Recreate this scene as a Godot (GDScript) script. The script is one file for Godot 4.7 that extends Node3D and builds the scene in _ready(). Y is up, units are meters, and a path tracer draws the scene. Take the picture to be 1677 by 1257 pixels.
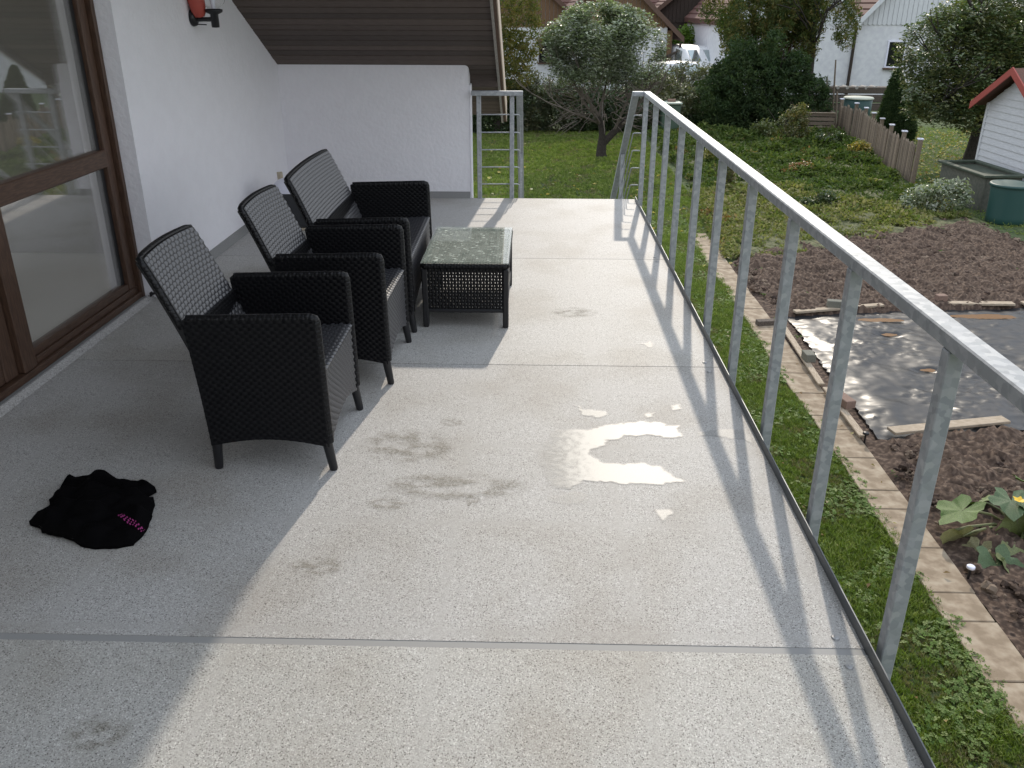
extends Node3D

const GY := -2.0
var rng := RandomNumberGenerator.new()
var M := {}
var names := {}

# ---------------------------------------------------------------- helpers
class MB:
	var st := SurfaceTool.new()
	var us := 1.0
	func _init():
		st.begin(Mesh.PRIMITIVE_TRIANGLES)
	func v(p: Vector3, uv := Vector2.ZERO):
		st.set_uv(uv)
		st.add_vertex(p)
	# a b c d counter-clockwise seen from outside
	func quad(a: Vector3, b: Vector3, c: Vector3, d: Vector3, uv := []):
		if uv.is_empty():
			uv = [Vector2.ZERO, Vector2.ZERO, Vector2.ZERO, Vector2.ZERO]
		v(a, uv[0]); v(c, uv[2]); v(b, uv[1])
		v(a, uv[0]); v(d, uv[3]); v(c, uv[2])
	func tri(a: Vector3, b: Vector3, c: Vector3):
		v(a); v(c); v(b)
	func flat():
		st.set_smooth_group(-1)
	func smooth(g := 0):
		st.set_smooth_group(g)
	# chamfered box: centre transform, size, bevel
	func box(t: Transform3D, s: Vector3, bev := 0.003):
		flat()
		var h := s * 0.5
		bev = minf(bev, minf(h.x, minf(h.y, h.z)) * 0.9)
		if bev <= 0.0005:
			var q := []
			for i in 8:
				q.append(t * Vector3(h.x if i & 1 else -h.x, h.y if i & 2 else -h.y, h.z if i & 4 else -h.z))
			for f in [[4, 5, 7, 6], [1, 0, 2, 3], [5, 1, 3, 7], [0, 4, 6, 2], [6, 7, 3, 2], [0, 1, 5, 4]]:
				quad(q[f[0]], q[f[1]], q[f[2]], q[f[3]])
			return
		var vs := {}
		for i in 8:
			var sg := Vector3(1 if i & 1 else -1, 1 if i & 2 else -1, 1 if i & 4 else -1)
			for ax in 3:
				var p := h - Vector3(bev, bev, bev)
				p[ax] = h[ax]
				vs[i * 3 + ax] = t * (p * sg)
		var flip := t.basis.determinant() < 0
		for ax in 3:
			var u := (ax + 1) % 3
			var w := (ax + 2) % 3
			for sgn in [0, 1]:
				var b0 := (1 << ax) * sgn as int
				var c := [b0, b0 | (1 << u), b0 | (1 << u) | (1 << w), b0 | (1 << w)]
				if sgn == 0: c.reverse()
				quad(vs[c[0] * 3 + ax], vs[c[1] * 3 + ax], vs[c[2] * 3 + ax], vs[c[3] * 3 + ax])
			# edges along ax
			for k in 4:
				var su := k & 1
				var sw := (k >> 1) & 1
				var i0 := su * (1 << u) + sw * (1 << w)
				var i1 := i0 | (1 << ax)
				var a: Vector3 = vs[i0 * 3 + u]
				var b: Vector3 = vs[i1 * 3 + u]
				var c2: Vector3 = vs[i1 * 3 + w]
				var d: Vector3 = vs[i0 * 3 + w]
				if (su + sw) % 2 == 0: quad(a, d, c2, b)
				else: quad(a, b, c2, d)
		for i in 8:
			var par := (i & 1) + ((i >> 1) & 1) + ((i >> 2) & 1)
			if par % 2 == 1: tri(vs[i * 3], vs[i * 3 + 1], vs[i * 3 + 2])
			else: tri(vs[i * 3], vs[i * 3 + 2], vs[i * 3 + 1])
	func bx(a: Vector3, b: Vector3, bev := 0.003):
		box(Transform3D(Basis(), (a + b) * 0.5), (b - a).abs(), bev)
	func tube(pts: Array, rad: Array, n := 6, cap := true):
		smooth(1)
		var rings := []
		var up := Vector3.UP
		for i in pts.size():
			var d: Vector3 = (pts[min(i + 1, pts.size() - 1)] - pts[max(i - 1, 0)]).normalized()
			if absf(d.dot(up)) > 0.95: up = Vector3.RIGHT if absf(d.x) < 0.9 else Vector3.FORWARD
			var s := d.cross(up).normalized()
			up = s.cross(d).normalized()
			var r := []
			for k in n:
				var a := TAU * k / n
				r.append(pts[i] + (s * cos(a) + up * sin(a)) * float(rad[i]))
			rings.append(r)
		for i in pts.size() - 1:
			for k in n:
				var k2 := (k + 1) % n
				quad(rings[i][k], rings[i][k2], rings[i + 1][k2], rings[i + 1][k])
		if cap:
			flat()
			for k in range(1, n - 1):
				tri(rings[0][0], rings[0][k + 1], rings[0][k])
				var e: Array = rings[-1]
				tri(e[0], e[k], e[k + 1])
	func lathe(prof: Array, n := 24, t := Transform3D()):
		smooth(1)
		for i in prof.size() - 1:
			for k in n:
				var a0 := TAU * k / n
				var a1 := TAU * (k + 1) / n
				var p := func(q: Vector2, a: float): return t * Vector3(q.x * cos(a), q.y, q.x * sin(a))
				quad(p.call(prof[i], a1), p.call(prof[i], a0), p.call(prof[i + 1], a0), p.call(prof[i + 1], a1))
	# extruded polygon, pts in (u, w) mapped by function to 3D at depths d0 and d1
	func prism(pts: PackedVector2Array, f: Callable, d0: float, d1: float):
		flat()
		if Geometry2D.is_polygon_clockwise(pts): pts.reverse()
		var idx := Geometry2D.triangulate_polygon(pts)
		for i in range(0, idx.size(), 3):
			var a := pts[idx[i]]
			var b := pts[idx[i + 1]]
			var c := pts[idx[i + 2]]
			tri(f.call(a, d1), f.call(b, d1), f.call(c, d1))
			tri(f.call(a, d0), f.call(c, d0), f.call(b, d0))
		for i in pts.size():
			var p := pts[i]
			var q := pts[(i + 1) % pts.size()]
			quad(f.call(p, d0), f.call(q, d0), f.call(q, d1), f.call(p, d1))
	# double-sided sheet from f(u,v)->Vector3 with thickness th; uv scale in metres
	func sheet(f: Callable, nu: int, nv: int, th: float, lu: float, lv: float):
		var P := []
		for i in nu + 1:
			var row := []
			for j in nv + 1:
				row.append(f.call(float(i) / nu, float(j) / nv))
			P.append(row)
		var N := []
		for i in nu + 1:
			var row := []
			for j in nv + 1:
				var du: Vector3 = P[min(i + 1, nu)][j] - P[max(i - 1, 0)][j]
				var dv: Vector3 = P[i][min(j + 1, nv)] - P[i][max(j - 1, 0)]
				row.append(du.cross(dv).normalized())
			N.append(row)
		var uvf := func(i: int, j: int): return Vector2(lu * i / nu, lv * j / nv)
		smooth(1)
		for i in nu:
			for j in nv:
				quad(P[i][j], P[i + 1][j], P[i + 1][j + 1], P[i][j + 1], [uvf.call(i, j), uvf.call(i + 1, j), uvf.call(i + 1, j + 1), uvf.call(i, j + 1)])
		if th <= 0.0: return
		smooth(2)
		var B := func(i: int, j: int): return P[i][j] - N[i][j] * th
		for i in nu:
			for j in nv:
				quad(B.call(i, j), B.call(i, j + 1), B.call(i + 1, j + 1), B.call(i + 1, j), [uvf.call(i, j), uvf.call(i, j + 1), uvf.call(i + 1, j + 1), uvf.call(i + 1, j)])
		smooth(3)
		var loop := []
		for i in nu: loop.append([i, 0])
		for j in nv: loop.append([nu, j])
		for i in nu: loop.append([nu - i, nv])
		for j in nv: loop.append([0, nv - j])
		var run := 0.0
		for k in loop.size():
			var a: Array = loop[k]
			var b: Array = loop[(k + 1) % loop.size()]
			var pa: Vector3 = P[a[0]][a[1]]
			var pb: Vector3 = P[b[0]][b[1]]
			var l := pa.distance_to(pb)
			quad(B.call(a[0], a[1]), B.call(b[0], b[1]), pb, pa, [Vector2(run, 0), Vector2(run + l, 0), Vector2(run + l, th), Vector2(run, th)])
			run += l
	# flat strands running along u, over and under in turn, on the face of a sheet f
	func woven(f: Callable, nu: int, nv: int, side := 1.0, hgt := 0.0055):
		smooth(1)
		var SU := 5
		var SV := 3
		for j in nv:
			for i in nu:
				if (i + j) % 2 == 1: continue
				var G := []
				for a in SU + 1:
					var row := []
					for b in SV + 1:
						var u := clampf((i - 0.32 + 1.64 * a / SU) / nu, 0.0, 1.0)
						var w := clampf((j + 0.03 + 0.94 * b / SV) / nv, 0.0, 1.0)
						var P: Vector3 = f.call(u, w)
						var e := 0.004
						var u2 := u + e if u < 0.99 else u - e
						var w2 := w + e if w < 0.99 else w - e
						var du: Vector3 = (f.call(u2, w) - P) * signf(u2 - u)
						var dv: Vector3 = (f.call(u, w2) - P) * signf(w2 - w)
						var n := du.cross(dv).normalized() * side
						var q := sin(PI * a / SU)
						var cv := 1.0 - 0.55 * pow(2.0 * b / SV - 1.0, 2.0)
						row.append(P + n * (hgt * (q * 1.15 - 0.12) * cv + 0.0006))
					G.append(row)
				for a in SU:
					for b in SV:
						if side > 0: quad(G[a][b], G[a + 1][b], G[a + 1][b + 1], G[a][b + 1])
						else: quad(G[a][b], G[a][b + 1], G[a + 1][b + 1], G[a + 1][b])
	func mesh() -> ArrayMesh:
		st.generate_normals()
		return st.commit()

func numbered(n: String) -> String:
	if not names.has(n):
		names[n] = 0
		return n
	names[n] += 1
	return "%s_%03d" % [n, names[n]]

func put(mb, n: String, m: Material, parent: Node = null) -> MeshInstance3D:
	var o := MeshInstance3D.new()
	o.mesh = mb.mesh() if mb is MB else mb
	o.material_override = m
	if parent == null:
		o.name = numbered(n)
		add_child(o, true)
	else:
		var k := 0
		var nn := n
		while parent.has_node(nn):
			k += 1
			nn = "%s_%03d" % [n, k]
		o.name = nn
		parent.add_child(o, true)
	return o

func tag(o: Node, label: String, category: String, group := "", kind := "") -> Node:
	o.set_meta("label", label)
	if category: o.set_meta("category", category)
	if group: o.set_meta("group", group)
	if kind: o.set_meta("kind", kind)
	return o

func thing(n: String, label: String, category: String, at := Vector3.ZERO, turn := 0.0, group := "") -> Node3D:
	var o := Node3D.new()
	o.name = numbered(n)
	add_child(o, true)
	o.position = at
	o.rotation.y = turn
	tag(o, label, category, group)
	return o

func struct(mb, n: String, m: Material) -> MeshInstance3D:
	var o := put(mb, n, m)
	o.set_meta("kind", "structure")
	return o

func lc(r: float, g: float, b: float) -> Color:
	return Color(r, g, b).linear_to_srgb()

func mat(c: Color, rough := 0.8, metal := 0.0) -> StandardMaterial3D:
	var m := StandardMaterial3D.new()
	m.albedo_color = c.linear_to_srgb()
	m.roughness = rough
	m.metallic = metal
	return m

func noise(type: int, freq: float, oct := 4, seed_ := 1) -> FastNoiseLite:
	var n := FastNoiseLite.new()
	n.noise_type = type
	n.frequency = freq
	n.fractal_octaves = oct
	n.seed = seed_
	if oct <= 1: n.fractal_type = FastNoiseLite.FRACTAL_NONE
	return n

func ramp(pts: Array, hard := false) -> Gradient:
	var g := Gradient.new()
	var off := PackedFloat32Array()
	var col := PackedColorArray()
	for p in pts:
		off.append(p[0])
		col.append((p[1] as Color).linear_to_srgb())
	g.offsets = off
	g.colors = col
	if hard: g.interpolation_mode = Gradient.GRADIENT_INTERPOLATE_CONSTANT
	return g

func ntex(n: FastNoiseLite, size := 512, g: Gradient = null, normal := false, bump := 4.0) -> NoiseTexture2D:
	var t := NoiseTexture2D.new()
	t.width = size
	t.height = size
	t.seamless = true
	t.noise = n
	t.color_ramp = g
	t.as_normal_map = normal
	t.bump_strength = bump
	t.generate_mipmaps = false
	return t

# world-mapped noise material: colours along a ramp, relief in cm
func nmat(cols: Array, freq: float, scale: Vector3, rough := 0.85, relief := 0.0, local := false, relief_tex: Texture2D = null) -> StandardMaterial3D:
	var m := StandardMaterial3D.new()
	var pts := []
	for i in cols.size(): pts.append([0.25 + 0.5 * i / maxf(1, cols.size() - 1), cols[i]])
	var n := noise(FastNoiseLite.TYPE_SIMPLEX_SMOOTH, freq, 5, int(freq * 10000) + cols.size())
	m.albedo_texture = ntex(n, 512, ramp(pts))
	m.roughness = rough
	m.uv1_triplanar = true
	m.uv1_world_triplanar = not local
	m.uv1_scale = scale
	if relief > 0.0:
		m.heightmap_enabled = true
		m.heightmap_scale = relief
		m.heightmap_texture = relief_tex if relief_tex else ntex(noise(FastNoiseLite.TYPE_SIMPLEX_SMOOTH, freq * 2.0, 5, 77), 512)
	return m

func weave_image() -> Array:
	# basket weave tile 64x64: 4 stakes across, 4 strands up -> [normal, colour, holes]
	var S := 96
	var h := Image.create(S, S, false, Image.FORMAT_RGBA8)
	var cimg := Image.create(S, S, false, Image.FORMAT_RGBA8)
	var himg := Image.create(S, S, false, Image.FORMAT_RGBA8)
	var nc := 4
	for y in S:
		for x in S:
			var fx := float(x) / S * nc
			var fy := float(y) / S * nc
			var cx := int(fx)
			var cy := int(fy)
			var u := fx - cx
			var w := fy - cy
			var over := (cx + cy) % 2 == 0
			# strand: long along x when over
			var hy := clampf(1.0 - pow(absf(w - 0.5) / 0.47, 4.0), 0.0, 1.0)
			var bulge := sin(PI * u)
			var v := 0.0
			if over: v = hy * (0.35 + 0.65 * bulge)
			else: v = hy * (0.38 * (1.0 - bulge)) + 0.05
			var stake := clampf(1.0 - pow(absf(u - 0.5) / 0.36, 4.0), 0.0, 1.0)
			if not over: v = maxf(v, stake * 0.42)
			h.set_pixel(x, y, Color(v, v, v))
			var a := 0.35 + 0.65 * clampf(v * 1.6, 0, 1)
			cimg.set_pixel(x, y, Color(a, a, a * 1.02))
			var hole := (not over) and (u < 0.15 or u > 0.85) and w > 0.28 and w < 0.72
			himg.set_pixel(x, y, Color(a, a, a, 0.0 if hole else 1.0))
	var nimg: Image = h.duplicate()
	nimg.bump_map_to_normal_map(5.0)
	return [ImageTexture.create_from_image(nimg), ImageTexture.create_from_image(cimg), ImageTexture.create_from_image(himg)]

func _ready():
	rng.seed = 4711
	setup_view()
	materials()
	ground()
	own_house()
	balcony()
	railings()
	furniture()
	balcony_things()
	garden_near()
	garden_far()
	far_buildings()
	trees()

func setup_view():
	var cam := Camera3D.new()
	cam.name = "camera"
	cam.fov = 48.115
	cam.near = 0.05
	cam.far = 600.0
	cam.position = Vector3(0, 1.65, 0)
	cam.rotation_degrees = Vector3(-23.764, 1.356, 0.147)
	add_child(cam)
	cam.current = true
	var sky := ProceduralSkyMaterial.new()
	sky.sky_top_color = lc(0.62, 0.70, 0.82)
	sky.sky_horizon_color = lc(0.97, 0.97, 0.97)
	sky.sky_curve = 0.3
	sky.ground_bottom_color = lc(0.12, 0.12, 0.10)
	sky.ground_horizon_color = lc(0.3, 0.32, 0.32)
	sky.sky_energy_multiplier = 1.35
	sky.sun_angle_max = 50.0
	sky.sun_curve = 0.3
	var cl := noise(FastNoiseLite.TYPE_SIMPLEX_SMOOTH, 0.006, 6, 9)
	var g := Gradient.new()
	g.offsets = PackedFloat32Array([0.0, 0.48, 0.64, 1.0])
	g.colors = PackedColorArray([Color(0, 0, 0, 0), Color(0, 0, 0, 0), Color(0.85, 0.87, 0.9, 0.7), Color(0.95, 0.95, 0.95, 0.9)])
	var ct := ntex(cl, 1024, g)
	ct.height = 512
	sky.sky_cover = ct
	sky.sky_cover_modulate = Color(0.5, 0.5, 0.5, 1)
	var env := Environment.new()
	env.background_mode = Environment.BG_SKY
	env.sky = Sky.new()
	env.sky.sky_material = sky
	env.tonemap_mode = Environment.TONE_MAPPER_LINEAR
	env.tonemap_exposure = 0.78
	env.sdfgi_enabled = true
	env.ssao_enabled = true
	env.ssil_enabled = true
	var we := WorldEnvironment.new()
	we.name = "world_environment"
	we.environment = env
	add_child(we)
	var sun := DirectionalLight3D.new()
	sun.name = "sun"
	sun.light_energy = 1.12
	sun.light_color = Color(1.0, 0.955, 0.89)
	sun.light_angular_distance = 0.8
	sun.shadow_enabled = true
	var to := Vector3(0.257, 1.0, -1.59).normalized()
	sun.look_at_from_position(to * 50.0, Vector3.ZERO)
	add_child(sun)

func materials():
	# deck: speckled quartz coating
	var m := StandardMaterial3D.new()
	var cell := noise(FastNoiseLite.TYPE_CELLULAR, 0.22, 1, 5)
	cell.cellular_return_type = FastNoiseLite.RETURN_CELL_VALUE
	cell.cellular_jitter = 1.0
	m.albedo_texture = ntex(cell, 1024, ramp([[0.0, Color(0.13, 0.12, 0.115)], [0.05, Color(0.34, 0.325, 0.31)], [0.18, Color(0.42, 0.41, 0.395)], [0.42, Color(0.465, 0.455, 0.44)], [0.62, Color(0.51, 0.50, 0.485)], [0.8, Color(0.57, 0.565, 0.55)], [0.94, Color(0.72, 0.71, 0.70)]], true))
	m.uv1_triplanar = true
	m.uv1_world_triplanar = true
	m.uv1_scale = Vector3(1.75, 1.75, 1.75)
	m.roughness = 0.62
	m.normal_enabled = true
	m.normal_texture = ntex(cell, 1024, null, true, 1.0)
	m.normal_scale = 0.35
	m.detail_enabled = true
	m.detail_blend_mode = BaseMaterial3D.BLEND_MODE_MUL
	m.detail_uv_layer = BaseMaterial3D.DETAIL_UV_2
	m.detail_albedo = ntex(noise(FastNoiseLite.TYPE_SIMPLEX_SMOOTH, 0.012, 6, 31), 512, ramp([[0.2, Color(0.84, 0.82, 0.79)], [0.5, Color(0.96, 0.955, 0.945)], [0.8, Color(1, 1, 1)]]))
	M.deck = m
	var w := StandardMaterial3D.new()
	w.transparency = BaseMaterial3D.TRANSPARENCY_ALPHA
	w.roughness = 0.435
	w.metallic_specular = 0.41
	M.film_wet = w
	var sd: StandardMaterial3D = m.duplicate()
	sd.detail_enabled = false
	sd.uv1_scale = Vector3(1.2, 1.2, 1.2)
	M.strip_speckled = sd
	M.seam = mat(Color(0.30, 0.30, 0.295), 0.6)
	M.strip = nmat([Color(0.42, 0.41, 0.4), Color(0.55, 0.54, 0.53)], 0.08, Vector3(3, 3, 3), 0.7)
	M.upstand = nmat([Color(0.2, 0.2, 0.2), Color(0.28, 0.28, 0.275)], 0.08, Vector3(3, 3, 3), 0.8)
	M.concrete = nmat([Color(0.3, 0.29, 0.28), Color(0.38, 0.37, 0.36)], 0.02, Vector3(0.8, 0.8, 0.8), 0.9)
	# stucco
	M.stucco = nmat([Color(0.815, 0.81, 0.85), Color(0.835, 0.83, 0.87)], 0.01, Vector3(0.5, 0.5, 0.5), 0.92)
	var rt := noise(FastNoiseLite.TYPE_SIMPLEX_SMOOTH, 0.035, 3, 8)
	rt.domain_warp_enabled = true
	rt.domain_warp_amplitude = 18.0
	M.stucco.normal_enabled = true
	M.stucco.normal_texture = ntex(rt, 512, null, true, 6.0)
	M.stucco.normal_scale = 0.28
	M.stucco.uv1_scale = Vector3(1.1, 1.1, 1.1)
	# galvanised steel
	var gz := StandardMaterial3D.new()
	var gc := noise(FastNoiseLite.TYPE_CELLULAR, 0.05, 1, 3)
	gc.cellular_return_type = FastNoiseLite.RETURN_CELL_VALUE
	gc.domain_warp_enabled = true
	gc.domain_warp_amplitude = 12.0
	gz.albedo_texture = ntex(gc, 512, ramp([[0.0, Color(0.31, 0.33, 0.35)], [0.5, Color(0.38, 0.40, 0.42)], [1.0, Color(0.46, 0.475, 0.49)]]))
	gz.metallic = 0.35
	gz.roughness = 0.62
	gz.roughness_texture = ntex(noise(FastNoiseLite.TYPE_SIMPLEX_SMOOTH, 0.02, 4, 5), 256, ramp([[0.2, Color(0.5, 0.5, 0.5)], [0.8, Color(1, 1, 1)]]))
	gz.uv1_triplanar = true
	gz.uv1_world_triplanar = true
	gz.uv1_scale = Vector3(2.2, 2.2, 2.2)
	M.zinc = gz
	M.flash = mat(Color(0.16, 0.17, 0.18), 0.45, 0.6)
	M.screw = mat(Color(0.4, 0.4, 0.4), 0.5, 0.6)
	# wood
	M.brown_x = nmat([Color(0.055, 0.028, 0.017), Color(0.095, 0.052, 0.032)], 0.02, Vector3(8, 8, 1.0), 0.5)
	M.brown_y = nmat([Color(0.055, 0.028, 0.017), Color(0.095, 0.052, 0.032)], 0.02, Vector3(8, 1.0, 8), 0.5)
	M.gasket = mat(Color(0.008, 0.008, 0.01), 0.6)
	M.soffit = []
	for k in 4:
		var f := 0.8 + 0.14 * k
		M.soffit.append(nmat([Color(0.075, 0.055, 0.047) * f, Color(0.11, 0.085, 0.072) * f], 0.025, Vector3(0.7, 9, 9), 0.75))
	M.verge_light = nmat([Color(0.26, 0.24, 0.22), Color(0.42, 0.4, 0.37)], 0.03, Vector3(6, 6, 1), 0.8)
	M.verge_brown = nmat([Color(0.09, 0.05, 0.035), Color(0.13, 0.08, 0.055)], 0.03, Vector3(6, 6, 1), 0.7)
	M.verge_lit_edge = mat(Color(0.5, 0.42, 0.34), 0.7)  # pale colour painting the sunlit outer edge of the brown verge board
	M.tiles = nmat([Color(0.09, 0.045, 0.035), Color(0.15, 0.07, 0.05)], 0.05, Vector3(1, 1, 1), 0.85)
	var g := StandardMaterial3D.new()
	g.transparency = BaseMaterial3D.TRANSPARENCY_ALPHA
	g.albedo_color = Color(0.8, 0.8, 0.76, 0.03)
	g.roughness = 0.0
	g.metallic_specular = 1.0
	M.pane = g
	var tg: StandardMaterial3D = g.duplicate()
	tg.albedo_color = Color(0.66, 0.74, 0.69, 0.16)
	tg.metallic_specular = 0.5
	M.table_glass = tg
	M.globe = g.duplicate()
	M.globe.metallic_specular = 0.5
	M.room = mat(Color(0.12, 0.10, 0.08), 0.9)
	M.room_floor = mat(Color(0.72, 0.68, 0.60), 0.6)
	# wicker
	var wv := weave_image()
	var wk := StandardMaterial3D.new()
	wk.albedo_color = lc(0.005, 0.005, 0.0065)
	wk.albedo_texture = wv[1]
	wk.normal_enabled = true
	wk.normal_texture = wv[0]
	wk.normal_scale = 1.0
	wk.roughness = 0.42
	wk.metallic_specular = 0.4
	wk.uv1_scale = Vector3(16, 16, 16)
	M.wicker = wk
	var wh: StandardMaterial3D = wk.duplicate()
	wh.albedo_texture = wv[2]
	wh.transparency = BaseMaterial3D.TRANSPARENCY_ALPHA_SCISSOR
	wh.alpha_scissor_threshold = 0.5
	wh.uv1_scale = Vector3(14, 14, 14)
	M.wicker_open = wh
	var ws := mat(Color(0.004, 0.004, 0.0055), 0.4)  # darker, duller copy of the strands for the shaded side panels
	ws.metallic_specular = 0.32
	M.strand_lit = mat(Color(0.045, 0.045, 0.05), 0.36)  # lit copy of the strands: sky sheen put into paler colour and gloss
	M.strand_lit.metallic_specular = 1.0
	M.strand = ws
	M.core = mat(Color(0.004, 0.004, 0.005), 0.9)
	M.core_lit = mat(Color(0.018, 0.018, 0.02), 0.5)  # core under the lit strands, paled to brighten the gaps with them
	M.black = mat(Color(0.009, 0.009, 0.011), 0.4)
	M.cloth = nmat([Color(0.0025, 0.0025, 0.003), Color(0.0055, 0.005, 0.0055)], 0.1, Vector3(8, 8, 8), 1.0, 0.25)
	M.cloth.metallic_specular = 0.15
	M.pink = mat(Color(0.3, 0.03, 0.17), 0.8)
	M.greycloth = mat(Color(0.3, 0.28, 0.3), 0.8)
	M.red = mat(Color(0.42, 0.07, 0.05), 0.55)
	M.white_plastic = mat(Color(0.78, 0.79, 0.9), 0.3)
	M.dark_mesh = nmat([Color(0.028, 0.03, 0.034), Color(0.045, 0.047, 0.05)], 0.2, Vector3(6, 6, 6), 0.7)
	M.pale_wood = nmat([Color(0.42, 0.36, 0.27), Color(0.55, 0.48, 0.37)], 0.03, Vector3(6, 0.8, 6), 0.8)
	# garden
	M.lawn = nmat([Color(0.04, 0.06, 0.018), Color(0.06, 0.095, 0.026), Color(0.09, 0.11, 0.045)], 0.03, Vector3(0.35, 0.35, 0.35), 1.0, 2.0)
	M.soil = nmat([Color(0.042, 0.026, 0.018), Color(0.072, 0.046, 0.033), Color(0.16, 0.112, 0.082)], 0.02, Vector3(1.6, 1.6, 1.6), 1.0)
	M.weed_soil = nmat([Color(0.06, 0.065, 0.028), Color(0.10, 0.11, 0.045), Color(0.15, 0.145, 0.075)], 0.02, Vector3(0.8, 0.8, 0.8), 0.95, 2.0)
	M.slab = nmat([Color(0.25, 0.19, 0.13), Color(0.33, 0.26, 0.185), Color(0.40, 0.33, 0.245)], 0.012, Vector3(1.0, 1.0, 1.0), 0.9, 0.15)
	var fl := StandardMaterial3D.new()
	fl.albedo_color = lc(0.03, 0.031, 0.034)
	fl.roughness = 0.34
	fl.metallic_specular = 0.42
	M.film = fl
	M.mudwater = mat(Color(0.19, 0.10, 0.04), 0.3)
	M.mudwater.metallic_specular = 0.25
	M.board = nmat([Color(0.30, 0.235, 0.165), Color(0.46, 0.38, 0.29)], 0.02, Vector3(1, 8, 8), 0.85)
	M.board_z = nmat([Color(0.30, 0.235, 0.165), Color(0.46, 0.38, 0.29)], 0.02, Vector3(8, 8, 1), 0.85)
	M.brick_grey = nmat([Color(0.14, 0.14, 0.11), Color(0.22, 0.21, 0.18)], 0.06, Vector3(3, 3, 3), 0.9, 0.2)
	M.brick_red = nmat([Color(0.20, 0.13, 0.10), Color(0.28, 0.19, 0.15)], 0.06, Vector3(3, 3, 3), 0.9, 0.2)
	M.picket = []
	for k in 4:
		var f := 0.75 + 0.18 * k
		M.picket.append(nmat([Color(0.18, 0.14, 0.105) * f, Color(0.27, 0.215, 0.16) * f], 0.03, Vector3(5, 0.8, 5), 0.9))
	M.old_wood = nmat([Color(0.07, 0.055, 0.045), Color(0.13, 0.105, 0.085)], 0.03, Vector3(2, 2, 2), 0.9)
	M.shed_white = nmat([Color(0.50, 0.51, 0.53), Color(0.58, 0.59, 0.61)], 0.02, Vector3(3, 3, 0.5), 0.6)
	M.shed_red = mat(Color(0.33, 0.06, 0.045), 0.6)
	M.barrel = mat(Color(0.018, 0.065, 0.06), 0.5)
	M.bin_green = nmat([Color(0.035, 0.05, 0.035), Color(0.06, 0.075, 0.05)], 0.02, Vector3(1, 1, 1), 0.6)
	M.bin_grey = nmat([Color(0.075, 0.08, 0.065), Color(0.11, 0.11, 0.09)], 0.02, Vector3(1, 1, 1), 0.75)
	M.bark = nmat([Color(0.025, 0.02, 0.017), Color(0.06, 0.05, 0.042)], 0.04, Vector3(2, 0.6, 2), 0.95, 2.0)
	M.twig = mat(Color(0.12, 0.10, 0.085), 0.9)
	# leaves: colour comes from the copies
	for k in [["leaf", 0.55, 0.4], ["leaf_gloss", 0.4, 1.0], ["needle", 0.6, 0.3], ["leaf_matte", 0.7, 0.3]]:
		var lm := StandardMaterial3D.new()
		lm.albedo_color = Color.WHITE
		lm.vertex_color_use_as_albedo = true
		lm.roughness = k[1]
		lm.metallic_specular = k[2]
		lm.backlight_enabled = true
		lm.backlight = lc(0.52, 0.64, 0.2)
		lm.cull_mode = BaseMaterial3D.CULL_DISABLED
		M[k[0]] = lm
	M.clod = mat(Color.WHITE, 1.0)
	M.clod.vertex_color_use_as_albedo = true
	M.dryleaf = M.leaf.duplicate()
	M.dryleaf.roughness = 0.8

# ---------------------------------------------------------------- setting
func ground():
	var mb := MB.new()
	mb.smooth(1)
	# one sheet to the horizon, finer near the garden
	var xs := [-300.0, -120.0, -40.0, -12.0, 0.0, 3.05, 8.2, 12.0, 20.0, 40.0, 120.0, 300.0]
	var zs := [60.0, 10.0, 0.0, -14.0, -28.0, -40.0, -60.0, -120.0, -400.0]
	for i in xs.size() - 1:
		for j in zs.size() - 1:
			mb.quad(Vector3(xs[i], GY, zs[j]), Vector3(xs[i + 1], GY, zs[j]), Vector3(xs[i + 1], GY, zs[j + 1]), Vector3(xs[i], GY, zs[j + 1]))
	struct(mb, "ground", M.lawn)

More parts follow.
